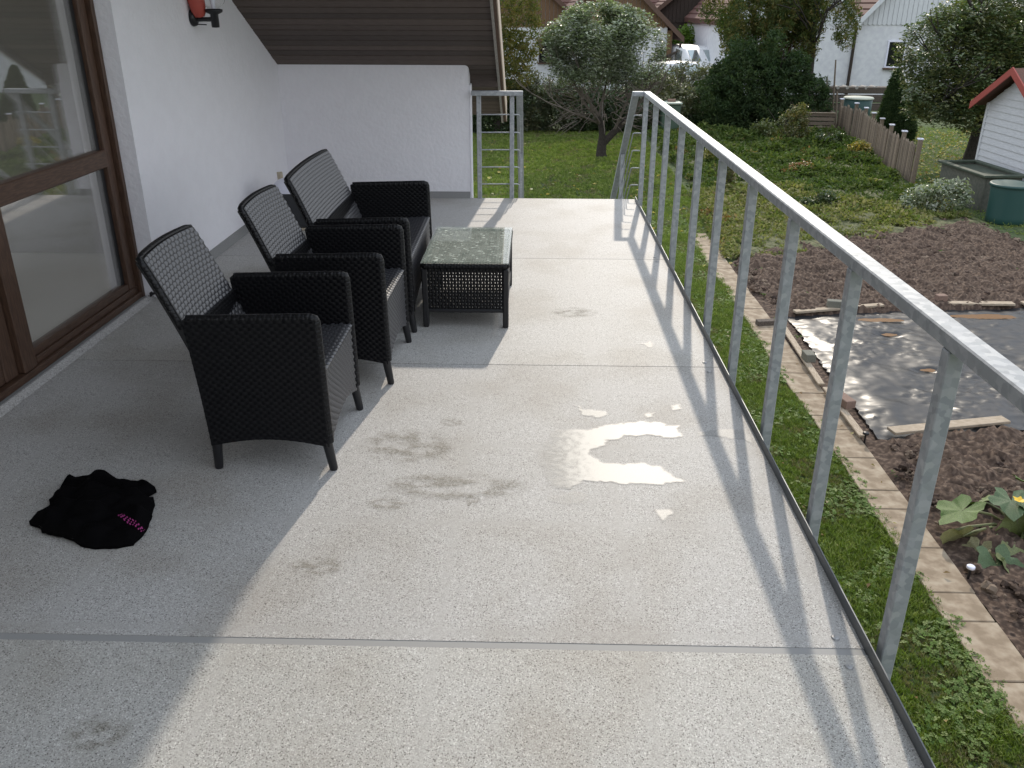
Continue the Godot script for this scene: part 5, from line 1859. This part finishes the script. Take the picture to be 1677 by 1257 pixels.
func far_buildings():
	M.dark_pane = mat(Color(0.02, 0.022, 0.02), 0.08)
	M.roof_red = nmat([Color(0.10, 0.05, 0.04), Color(0.17, 0.08, 0.062)], 0.05, Vector3(1, 1, 1), 0.8)
	M.far_white = nmat([Color(0.62, 0.63, 0.66), Color(0.7, 0.71, 0.73)], 0.02, Vector3(0.3, 0.3, 0.3), 0.9)
	M.far_white_board = nmat([Color(0.58, 0.6, 0.62), Color(0.66, 0.68, 0.7)], 0.02, Vector3(3, 0.3, 3), 0.7)
	M.far_brown = nmat([Color(0.12, 0.07, 0.036), Color(0.21, 0.13, 0.07)], 0.03, Vector3(5, 0.4, 5), 0.8)
	M.far_dark = nmat([Color(0.035, 0.025, 0.02), Color(0.06, 0.045, 0.035)], 0.03, Vector3(3, 0.5, 3), 0.85)
	M.far_grey = nmat([Color(0.3, 0.26, 0.25), Color(0.38, 0.33, 0.32)], 0.02, Vector3(0.4, 0.4, 0.4), 0.9)
	M.verge_of = M.verge_brown
	# brown timber gables behind the round tree
	var b := gable_house("timber_house", "white house with brown timber gable and red eaves behind the round tree", Vector3(3.55, GY, -43.0), 5.1, 9.0, 2.8, 5.1, M.far_white, M.far_brown, false, 0.75)
	far_window(b, Vector3(-0.3, 1.5, 0.0), 1.0, 1.1, M.far_dark)
	var mb := MB.new()
	mb.tube([Vector3(3.15, 2.1, 0.3), Vector3(3.15, 1.75, 0.3), Vector3(2.6, 1.5, 0.15), Vector3(2.35, 1.4, 0.08), Vector3(2.3, 1.2, 0.08), Vector3(2.3, 0, 0.08)], [0.06, 0.06, 0.06, 0.06, 0.06, 0.06], 8)
	put(mb, "downpipe", M.far_dark, b)
	mb = MB.new()
	mb.bx(Vector3(2.56, 0, -0.2), Vector3(2.8, 2.6, 0.06), 0.01)
	put(mb, "corner_post", M.far_brown, b)
	b = gable_house("timber_house", "white house with tall brown timber gable beside the yellowish tree", Vector3(-0.4, GY, -45.5), 5.4, 9.0, 2.75, 5.0, M.far_white, M.far_brown, false, 0.7)
	far_window(b, Vector3(1.05, 1.6, 0.0), 0.9, 1.1, M.far_dark)
	b = gable_house("red_roof_house", "house with long red tiled roof behind the two brown timber gables", Vector3(7.5, GY, -60.0), 10.0, 16.0, 2.6, 6.2, M.far_white, M.far_brown, false, 0.6)
	b.rotation.y = PI / 2
	b.position = Vector3(10.0, GY, -56.5)
	# white house with the valley between two gables
	M.verge_of = M.far_white_board
	b = gable_house("white_house", "white house with boarded gable, window and brown downpipe on the right", Vector3(16.75, GY, -40.2), 5.9, 9.0, 3.0, 6.2, M.far_white, M.far_white_board, true, 0.12)
	far_window(b, Vector3(-1.15, 1.75, 0.0), 0.8, 1.1, M.white_plastic)
	mb = MB.new()
	mb.tube([Vector3(-3.02, 3.35, 0.25), Vector3(-3.02, 3.1, 0.1), Vector3(-3.02, 0.0, 0.1)], [0.07, 0.06, 0.06], 8)
	put(mb, "downpipe", M.far_dark, b)
	gable_house("white_house", "white boarded gable house left of the brown downpipe, half behind trees", Vector3(10.85, GY, -40.25), 5.7, 9.0, 3.0, 6.0, M.far_white, M.far_white_board, true, 0.12)
	M.verge_of = M.verge_brown
	b = gable_house("dark_house", "dark timber house with balcony deep behind the parked cars", Vector3(8.4, GY, -50.0), 5.0, 4.0, 2.9, 4.9, M.far_dark, M.far_dark, false, 0.6)
	far_window(b, Vector3(-1.2, 1.7, 0.0), 1.0, 1.1, M.far_dark)
	gable_house("grey_house", "pinkish grey rendered building behind the tall drooping tree", Vector3(11.2, GY, -50.0), 3.4, 7.0, 2.9, 4.4, M.far_grey, M.far_grey, false, 0.4)
	car("parked_car", "white car parked side-on behind the hedge, lower of the two", Vector3(6.5, GY, -39.0), 0.12, 1.0, 0.0)
	car("parked_van", "white van with broad windscreen parked behind the lower white car", Vector3(7.3, GY, -43.2), -1.25, 1.28, 1.0)

func car(n: String, label: String, at: Vector3, turn: float, hs: float, van: float):
	# front towards +x; cross-sections lofted along the length
	var t := thing(n, label, "car" if van < 0.5 else "van", at, turn)
	var paint := mat(Color(0.72, 0.73, 0.74), 0.25)
	paint.clearcoat_enabled = true
	paint.clearcoat = 0.8
	# profile: x, belt height, roof height, half width at belt, half width at roof
	var S := [[-2.05, 0.55, 0.56, 0.72, 0.70], [-2.0, 0.92, 0.95, 0.80, 0.70], [-1.75, 0.95, 1.30, 0.84, 0.64], [-1.2, 0.95, 1.46, 0.86, 0.62], [-0.3, 0.94, 1.50, 0.87, 0.62], [0.35, 0.93, 1.44, 0.87, 0.61], [0.95, 0.92, 1.02, 0.86, 0.72], [1.35, 0.88, 0.92, 0.85, 0.74], [1.9, 0.76, 0.78, 0.80, 0.70], [2.1, 0.5, 0.52, 0.70, 0.66]]
	if van > 0.5: S = [[-2.3, 0.6, 0.62, 0.8, 0.76], [-2.25, 1.0, 1.5, 0.86, 0.78], [-1.5, 1.0, 1.52, 0.88, 0.8], [0.0, 1.0, 1.52, 0.88, 0.8], [0.75, 0.98, 1.44, 0.88, 0.78], [1.45, 0.96, 1.02, 0.87, 0.8], [1.9, 0.9, 0.93, 0.85, 0.76], [2.15, 0.55, 0.57, 0.78, 0.74]]
	var rings := []
	for s in S:
		var y0 := 0.22
		var bl: float = s[1] * hs
		var rf: float = s[2] * hs
		rings.append([Vector3(s[0], y0, s[3] * 0.9), Vector3(s[0], y0 + 0.15, s[3]), Vector3(s[0], bl * 0.75, s[3] * 1.02), Vector3(s[0], bl, s[3] * 0.98), Vector3(s[0], rf - 0.06, s[4] * 1.03), Vector3(s[0], rf, s[4] * 0.85), Vector3(s[0], rf + 0.02, 0), Vector3(s[0], rf, -s[4] * 0.85), Vector3(s[0], rf - 0.06, -s[4] * 1.03), Vector3(s[0], bl, -s[3] * 0.98), Vector3(s[0], bl * 0.75, -s[3] * 1.02), Vector3(s[0], y0 + 0.15, -s[3]), Vector3(s[0], y0, -s[3] * 0.9)])
	var mb := MB.new()
	mb.smooth(1)
	for i in rings.size() - 1:
		for k in 12:
			mb.quad(rings[i][k], rings[i + 1][k], rings[i + 1][k + 1], rings[i][k + 1])
	for e in [0, rings.size() - 1]:
		for k in range(1, 12):
			mb.tri(rings[e][0], rings[e][k], rings[e][k + 1])
	put(mb, "body", paint, t)
	var glass := mat(Color(0.42, 0.48, 0.48), 0.08, 0.75)
	# windows stand 8 mm proud of the body
	var win := func(nm: String, i: int, j: int, k0: int, k1: int, a: float, b: float, lo: float, hi: float):
		var m2 := MB.new()
		m2.flat()
		var A: Vector3 = rings[i][k0].lerp(rings[j][k0], a)
		var B: Vector3 = rings[i][k0].lerp(rings[j][k0], b)
		var C: Vector3 = rings[i][k1].lerp(rings[j][k1], b)
		var D: Vector3 = rings[i][k1].lerp(rings[j][k1], a)
		var P := [A.lerp(D, lo), B.lerp(C, lo), B.lerp(C, hi), A.lerp(D, hi)]
		var nn: Vector3 = (P[1] - P[0]).cross(P[3] - P[0]).normalized()
		if nn.dot((P[0] + P[2]) * Vector3(0.15, 0.5, 1) - Vector3(0, 0.8, 0)) < 0: nn = -nn
		for q in 4: P[q] += nn * 0.012
		m2.quad(P[0], P[1], P[2], P[3])
		put(m2, nm, glass, t)
	if van < 0.5:
		for kk in [[3, 4], [9, 8]]:
			win.call("side_window", 2, 4, kk[0], kk[1], 0.25, 0.92, 0.08, 0.95)
			win.call("side_window", 4, 5, kk[0], kk[1], 0.05, 1.0, 0.08, 0.95)
		win.call("windscreen", 5, 6, 5, 7, 0.1, 0.95, 0.02, 0.98)
	else:
		for kk in [[3, 4], [9, 8]]:
			win.call("side_window", 3, 4, kk[0], kk[1], 0.1, 0.95, 0.08, 0.95)
		win.call("windscreen", 4, 5, 5, 7, 0.1, 0.95, 0.02, 0.98)
	for x in [-1.3, 1.35]:
		for z in [-0.8, 0.8]:
			mb = MB.new()
			mb.tube([Vector3(x, 0.31, z - 0.1), Vector3(x, 0.31, z + 0.1)], [0.31, 0.31], 18)
			put(mb, "wheel", M.black, t)

# ---------------------------------------------------------------- trees and shrubs
func trees():
	var sp := sprig_mesh(8, 0.5, 0.9, 1)
	var sp_h := sprig_mesh(9, 0.55, 0.9, 6, 0.5)
	var sp_n := sprig_mesh(9, 0.28, 0.9, 2)
	var sp_d := sprig_mesh(8, 0.3, 0.8, 4)
	var silver := [Color(0.25, 0.29, 0.21), Color(0.33, 0.36, 0.28), Color(0.13, 0.17, 0.09), Color(0.42, 0.44, 0.36)]
	var dark := [Color(0.03, 0.06, 0.022), Color(0.05, 0.085, 0.032), Color(0.075, 0.11, 0.04)]
	var mid := [Color(0.05, 0.09, 0.025), Color(0.08, 0.12, 0.035), Color(0.11, 0.14, 0.05)]
	var yel := [Color(0.13, 0.15, 0.035), Color(0.18, 0.17, 0.05), Color(0.08, 0.11, 0.03), Color(0.22, 0.17, 0.06)]
	# round tree on the middle lawn
	var t := thing("apple_tree", "round-crowned tree with bare lower twigs on the middle lawn", "tree", Vector3(1.79, GY, -23.1))
	var mb := MB.new()
	mb.tube([Vector3(0, -0.1, 0), Vector3(-0.02, 0.15, 0), Vector3(0.0, 0.42, 0)], [0.17, 0.13, 0.12], 10)
	mb.tube([Vector3(0, 0.36, 0), Vector3(-0.02, 0.7, 0.02), Vector3(-0.12, 1.05, 0.05)], [0.1, 0.085, 0.07], 8)
	mb.tube([Vector3(0.0, 0.34, 0), Vector3(0.2, 0.55, 0), Vector3(0.5, 0.85, -0.05), Vector3(0.7, 1.1, -0.1)], [0.1, 0.09, 0.08, 0.06], 8)
	put(mb, "trunk", M.bark, t)
	mb = MB.new()
	for b in [[Vector3(-0.12, 1.05, 0.05), Vector3(-0.6, 0.7, 0.2)], [Vector3(-0.12, 1.05, 0.05), Vector3(0.1, 1, 0.1)], [Vector3(-0.05, 0.85, 0), Vector3(-0.9, 0.35, 0.3)], [Vector3(-0.05, 0.8, 0), Vector3(-0.3, 0.5, 0.9)], [Vector3(0.5, 0.85, 0), Vector3(0.6, 0.7, 0.5)], [Vector3(0.7, 1.1, -0.1), Vector3(0.9, 0.6, 0.1)], [Vector3(0.7, 1.1, -0.1), Vector3(0.3, 1, -0.4)], [Vector3(0.3, 0.7, 0), Vector3(0.2, 0.9, 0.6)], [Vector3(-0.1, 0.9, 0), Vector3(-0.7, 0.9, -0.5)]]:
		branches(mb, b[0], b[1], 1.15, 0.04, 2, 0.5)
	put(mb, "limb", M.twig, t)
	mb = MB.new()
	for k in 150:
		var a := rng.randf() * TAU
		var st := Vector3(cos(a) * rng.randf_range(0.2, 1.2), rng.randf_range(0.9, 1.9), sin(a) * rng.randf_range(0.1, 0.9))
		var d := Vector3(cos(a) * 0.9, rng.randf_range(-0.5, 0.7), sin(a) * 0.9 + 0.2)
		var e := st + d.normalized() * rng.randf_range(0.35, 0.8)
		mb.tube([st, st.lerp(e, 0.5) + Vector3(0, rng.randf_range(-0.06, 0.08), 0), e], [0.012, 0.009, 0.005], 4, false)
	var tw := put(mb, "twigs", M.twig, t)
	tw.set_meta("kind", "stuff")
	crown(t, [[Vector3(-0.15, 2.75, 0), Vector3(1.35, 0.95, 1.2)], [Vector3(-0.75, 2.45, 0.3), Vector3(0.75, 0.6, 0.7)], [Vector3(0.6, 2.5, 0.2), Vector3(0.85, 0.75, 0.8)], [Vector3(-0.1, 3.2, 0), Vector3(0.8, 0.5, 0.7)]], 3600, 0.095, silver, M.leaf_gloss, sp_h, 3, 0.03, 0.55, "crown", 0.75)
	# yellowish tree beside the roof edge
	t = thing("garden_tree", "yellowish drooping tree next to the timber roof edge", "tree", Vector3(-1.1, GY, -27.5))
	mb = MB.new()
	mb.tube([Vector3(0, -0.1, 0), Vector3(0.05, 1.5, 0), Vector3(0, 4.0, 0)], [0.16, 0.13, 0.07], 8)
	put(mb, "trunk", M.bark, t)
	crown(t, [[Vector3(0.1, 3.4, 0), Vector3(1.15, 2.0, 1.2)], [Vector3(0.2, 2.0, 0.2), Vector3(0.9, 1.0, 0.9)], [Vector3(-1.2, 2.8, 0), Vector3(1.2, 1.8, 1.1)]], 3600, 0.11, yel, M.leaf, sp_d, 7, -0.05, 0.5)
	# shrubs of the hedge behind the lawn
	var hs := [
		["dark green climbing shrub below the yellowish tree", Vector3(-1.6, GY, -27.9), Vector3(1.3, 1.15, 0.8), dark, 2600],
		["grey-green loose shrub left of the round tree", Vector3(0.3, GY, -28.3), Vector3(1.3, 1.1, 0.8), [Color(0.07, 0.10, 0.05), Color(0.11, 0.13, 0.07), Color(0.14, 0.13, 0.07)], 2800],
		["dark shrub directly behind the round tree's trunk", Vector3(2.2, GY, -28.5), Vector3(1.3, 0.95, 0.8), dark, 2600],
		["olive shrub with pale leaves right of the round tree", Vector3(3.9, GY, -29.2), Vector3(1.25, 1.05, 0.8), [Color(0.09, 0.11, 0.05), Color(0.15, 0.16, 0.07), Color(0.2, 0.19, 0.11)], 2600],
		["low leafy shrub in front of the white car", Vector3(5.3, GY, -32.0), Vector3(1.5, 1.22, 0.8), [Color(0.12, 0.13, 0.06), Color(0.18, 0.18, 0.09)], 2200]]
	for h in hs:
		t = thing("hedge_shrub", h[0], "shrub", h[1], 0, "shrubs of the hedge behind the lawn")
		var r: Vector3 = h[2]
		mb = MB.new()
		for k in 7: branches(mb, Vector3(rng.randf_range(-0.5, 0.5), 0, 0), Vector3(rng.randf_range(-0.7, 0.7), 1, rng.randf_range(-0.3, 0.6)), r.y * 1.1, 0.025, 1, 0.5)
		put(mb, "stem", M.twig, t)
		crown(t, [[Vector3(0, r.y * 0.75, 0), Vector3(r.x, r.y * 0.85, r.z)], [Vector3(-r.x * 0.5, r.y * 0.6, 0.2), Vector3(r.x * 0.7, r.y * 0.7, r.z)], [Vector3(r.x * 0.5, r.y * 0.65, 0.1), Vector3(r.x * 0.7, r.y * 0.75, r.z)]], h[4], 0.085, h[3], M.leaf_gloss, sp, int(h[1].x * 7) + 50, -0.12, 0.45)
	# large dark shrub in the middle
	t = thing("evergreen_shrub", "large dark evergreen shrub in the middle beyond the overgrown bed", "shrub", Vector3(7.1, GY, -29.3))
	mb = MB.new()
	for k in 6: branches(mb, Vector3(rng.randf_range(-0.5, 0.5), 0, 0), Vector3(rng.randf_range(-0.8, 0.8), 1, rng.randf_range(-0.4, 0.4)), 1.6, 0.05, 1, 0.4)
	put(mb, "stem", M.bark, t)
	crown(t, [[Vector3(0, 1.15, 0), Vector3(1.5, 1.15, 1.2)], [Vector3(-1.35, 0.75, 0.2), Vector3(0.9, 0.8, 0.9)], [Vector3(1.5, 0.85, 0.1), Vector3(0.9, 0.9, 1.0)], [Vector3(-0.5, 2.1, 0), Vector3(0.55, 0.7, 0.6)], [Vector3(0.5, 2.3, 0), Vector3(0.5, 0.75, 0.5)], [Vector3(1.1, 1.8, 0.2), Vector3(0.5, 0.6, 0.5)], [Vector3(-1.1, 1.5, 0.2), Vector3(0.5, 0.6, 0.5)], [Vector3(0.2, 0.45, 0.4), Vector3(1.9, 0.5, 0.9)]], 7000, 0.12, dark, M.leaf, sp_d, 17, -0.03, 0.4)
	# tall drooping tree behind it
	t = thing("drooping_tree", "tall tree with long hanging leafy branches behind the dark evergreen shrub", "tree", Vector3(9.75, GY, -32.5))
	mb = MB.new()
	mb.tube([Vector3(0, -0.1, 0), Vector3(-0.05, 1.2, 0), Vector3(-0.1, 2.6, 0), Vector3(-0.3, 4.5, 0)], [0.2, 0.17, 0.15, 0.1], 9)
	put(mb, "trunk", M.bark, t)
	mb = MB.new()
	for k in 12: branches(mb, Vector3(-0.1, 2.0 + k * 0.2, 0), Vector3(rng.randf_range(-1, 0.6), 0.4, rng.randf_range(-0.5, 0.8)), 1.8, 0.05, 1, 0.4)
	put(mb, "limb", M.bark, t)
	var lob := []
	for k in 26:
		lob.append([Vector3(rng.randf_range(-4.2, 0.9), rng.randf_range(2.2, 4.6), rng.randf_range(-0.8, 1.2)), Vector3(0.42, rng.randf_range(0.8, 1.3), 0.42)])
	crown(t, lob, 5600, 0.12, mid + yel, M.leaf, sp_d, 27, -0.1, 0.3)
	# reddish shrub
	t = thing("reddish_shrub", "reddish-leaved shrub between the drooping tree and the evergreen shrub", "shrub", Vector3(8.4, GY, -33.5))
	mb = MB.new()
	for k in 5: branches(mb, Vector3.ZERO, Vector3(rng.randf_range(-0.5, 0.5), 1, 0), 2.3, 0.04, 1, 0.4)
	put(mb, "stem", M.bark, t)
	crown(t, [[Vector3(0.1, 2.5, 0), Vector3(1.0, 0.8, 0.7)], [Vector3(0.4, 1.7, 0), Vector3(0.8, 0.8, 0.6)]], 1100, 0.1, [Color(0.14, 0.05, 0.05), Color(0.2, 0.09, 0.08), Color(0.1, 0.08, 0.04)], M.leaf, sp, 37, -0.05, 0.4)
	# bright green shrub by the timber house
	t = thing("bright_shrub", "bright light-green bush beyond the timber house eaves", "bush", Vector3(8.3, GY, -47.5))
	mb = MB.new()
	mb.tube([Vector3(0, 0, 0), Vector3(0, 1.6, 0)], [0.08, 0.05], 6)
	put(mb, "stem", M.bark, t)
	crown(t, [[Vector3(0, 1.9, 0), Vector3(1.3, 1.0, 1.0)], [Vector3(1.0, 1.4, 0), Vector3(1.2, 1.0, 1.0)]], 1600, 0.14, [Color(0.14, 0.24, 0.03), Color(0.2, 0.3, 0.05), Color(0.1, 0.17, 0.03)], M.leaf, sp, 57, -0.1, 0.5)
	# right-hand tree with a dark trunk
	t = thing("fruit_tree", "broad fruit tree with thick dark trunk beside the white shed", "tree", Vector3(11.1, GY, -22.5))
	mb = MB.new()
	mb.tube([Vector3(0, -0.1, 0), Vector3(0.02, 0.4, 0), Vector3(0.05, 0.9, 0), Vector3(0.1, 1.6, 0), Vector3(0.0, 2.4, 0), Vector3(0.1, 3.4, 0)], [0.26, 0.2, 0.18, 0.17, 0.13, 0.08], 10)
	put(mb, "trunk", M.bark, t)
	mb = MB.new()
	for b in [[Vector3(0.05, 1.2, 0), Vector3(-1, 0.25, 0.3)], [Vector3(0.08, 1.5, 0), Vector3(-0.9, 0.6, 0)], [Vector3(0.1, 1.6, 0), Vector3(0.9, 0.5, 0.2)], [Vector3(0.0, 2.2, 0), Vector3(-0.6, 0.9, 0.4)], [Vector3(0, 2.4, 0), Vector3(0.7, 0.9, -0.2)]]:
		branches(mb, b[0], b[1], 1.7, 0.07, 2, 0.4)
	put(mb, "limb", M.bark, t)
	crown(t, [[Vector3(-0.7, 2.5, 0), Vector3(1.5, 1.2, 1.2)], [Vector3(-1.2, 1.6, 0.3), Vector3(0.9, 0.65, 0.8)], [Vector3(0.9, 2.4, 0), Vector3(1.6, 1.2, 1.3)], [Vector3(0.2, 3.3, 0), Vector3(1.6, 0.9, 1.3)], [Vector3(-0.45, 1.2, 0.4), Vector3(0.6, 0.4, 0.6)]], 7200, 0.1, [Color(0.09, 0.14, 0.06), Color(0.13, 0.18, 0.08), Color(0.18, 0.2, 0.11), Color(0.22, 0.22, 0.07)], M.leaf_gloss, sp_h, 67, -0.08, 0.5, "crown", 0.65)
	# clipped conifer cone
	t = thing("clipped_conifer", "dense dark cone-shaped conifer behind the picket fence", "conifer", Vector3(10.75, GY, -26.6))
	mb = MB.new()
	mb.tube([Vector3(0, 0, 0), Vector3(-0.1, 1.7, 0)], [0.07, 0.03], 6)
	put(mb, "trunk", M.bark, t)
	var xf := []
	var cols := []
	for i in 5200:
		var v := pow(rng.randf(), 1.3)
		var y := 0.05 + 1.9 * v
		var r := 0.62 * pow(1.0 - v, 0.75) * (0.75 + 0.3 * minf(1.0, v * 5.0)) * pow(rng.randf(), 0.15)
		var a := rng.randf() * TAU
		xf.append(Transform3D(rand_basis(0.3).scaled(Vector3.ONE * rng.randf_range(0.05, 0.085)), Vector3(cos(a) * r - 0.28 * v, y, sin(a) * r)))
		cols.append(pick(dark))
	scatter("crown", t, sp_n, M.needle, xf, cols)
	# individual plants on the overgrown bed
	var pl := [
		["rose_bush", "loose yellow-green rose bush standing up in the overgrown bed", Vector3(7.3, GY, -25.2), Vector3(0.45, 0.55, 0.4), yel, 420, "bush"],
		["hydrangea", "plant with yellow-orange flower heads against the picket fence", Vector3(8.35, GY, -22.9), Vector3(0.3, 0.22, 0.28), [Color(0.45, 0.3, 0.06), Color(0.4, 0.33, 0.1), Color(0.12, 0.15, 0.04)], 260, "plant"],
		["perennial", "pale yellowish perennial in front of the dark evergreen shrub", Vector3(6.7, GY, -26.3), Vector3(0.4, 0.28, 0.3), [Color(0.25, 0.26, 0.1), Color(0.12, 0.16, 0.05)], 220, "plant"],
		["perennial", "small bright yellow bush seen between the far railing posts", Vector3(4.5, GY, -22.0), Vector3(0.3, 0.22, 0.25), [Color(0.38, 0.32, 0.06), Color(0.2, 0.2, 0.05)], 160, "plant"],
		["currant_bush", "grey-green currant bush in front of the square green tank", Vector3(7.7, GY, -16.7), Vector3(0.62, 0.3, 0.4), silver, 420, "bush"],
		["perennial", "tall pale weed standing alone near the path side of the overgrown bed", Vector3(4.1, GY, -18.6), Vector3(0.18, 0.32, 0.18), yel, 90, "plant"],
		["perennial", "low dark leafy clump on the overgrown bed near the dug soil", Vector3(5.6, GY, -17.1), Vector3(0.35, 0.16, 0.25), mid, 170, "plant"],
		["perennial", "bushy green weed between the rose bush and the picket fence", Vector3(8.1, GY, -24.6), Vector3(0.4, 0.26, 0.3), mid, 200, "plant"],
		["perennial", "orange withered plant in the middle of the overgrown bed", Vector3(6.2, GY, -20.6), Vector3(0.35, 0.14, 0.25), [Color(0.35, 0.13, 0.05), Color(0.3, 0.2, 0.08)], 150, "plant"]]
	for p in pl:
		t = thing(p[0], p[1], p[6], p[2])
		var r: Vector3 = p[3]
		mb = MB.new()
		for k in 5: branches(mb, Vector3(rng.randf_range(-0.1, 0.1), 0, 0), Vector3(rng.randf_range(-0.6, 0.6), 1, rng.randf_range(-0.5, 0.5)), r.y * 1.3, 0.012, 1, 0.4)
		put(mb, "stem", M.twig, t)
		crown(t, [[Vector3(0, r.y * 0.95, 0), r], [Vector3(r.x * 0.3, r.y * 1.5, 0), r * 0.6]], p[5], 0.075, p[4], M.leaf_gloss, sp, p[5] + int(p[2].x * 10), -0.1, 0.4, "foliage")
	# dark tree belt on the skyline
	for q in [[11.0, -64.0, 5.0, "dark green tree beyond the grey rendered building"], [18.0, -62.0, 5.5, "dark green tree beyond the boarded white houses"], [20.5, -30.0, 3.4, "leafy tree at the right behind the fruit tree"]]:
		t = thing("distant_tree", q[3], "tree", Vector3(q[0], GY, q[1]), 0, "trees beyond the houses")
		mb = MB.new()
		mb.tube([Vector3(0, -0.1, 0), Vector3(0, q[2] * 0.8, 0)], [0.25, 0.1], 7)
		put(mb, "trunk", M.bark, t)
		crown(t, [[Vector3(0, q[2] * 0.62, 0), Vector3(q[2] * 0.75, q[2] * 0.5, q[2] * 0.5)], [Vector3(q[2] * 0.3, q[2] * 0.35, 0.4), Vector3(q[2] * 0.6, q[2] * 0.35, q[2] * 0.4)]], 1500, 0.3, mid, M.leaf, sp, int(q[0]) + 90, -0.1, 0.5)
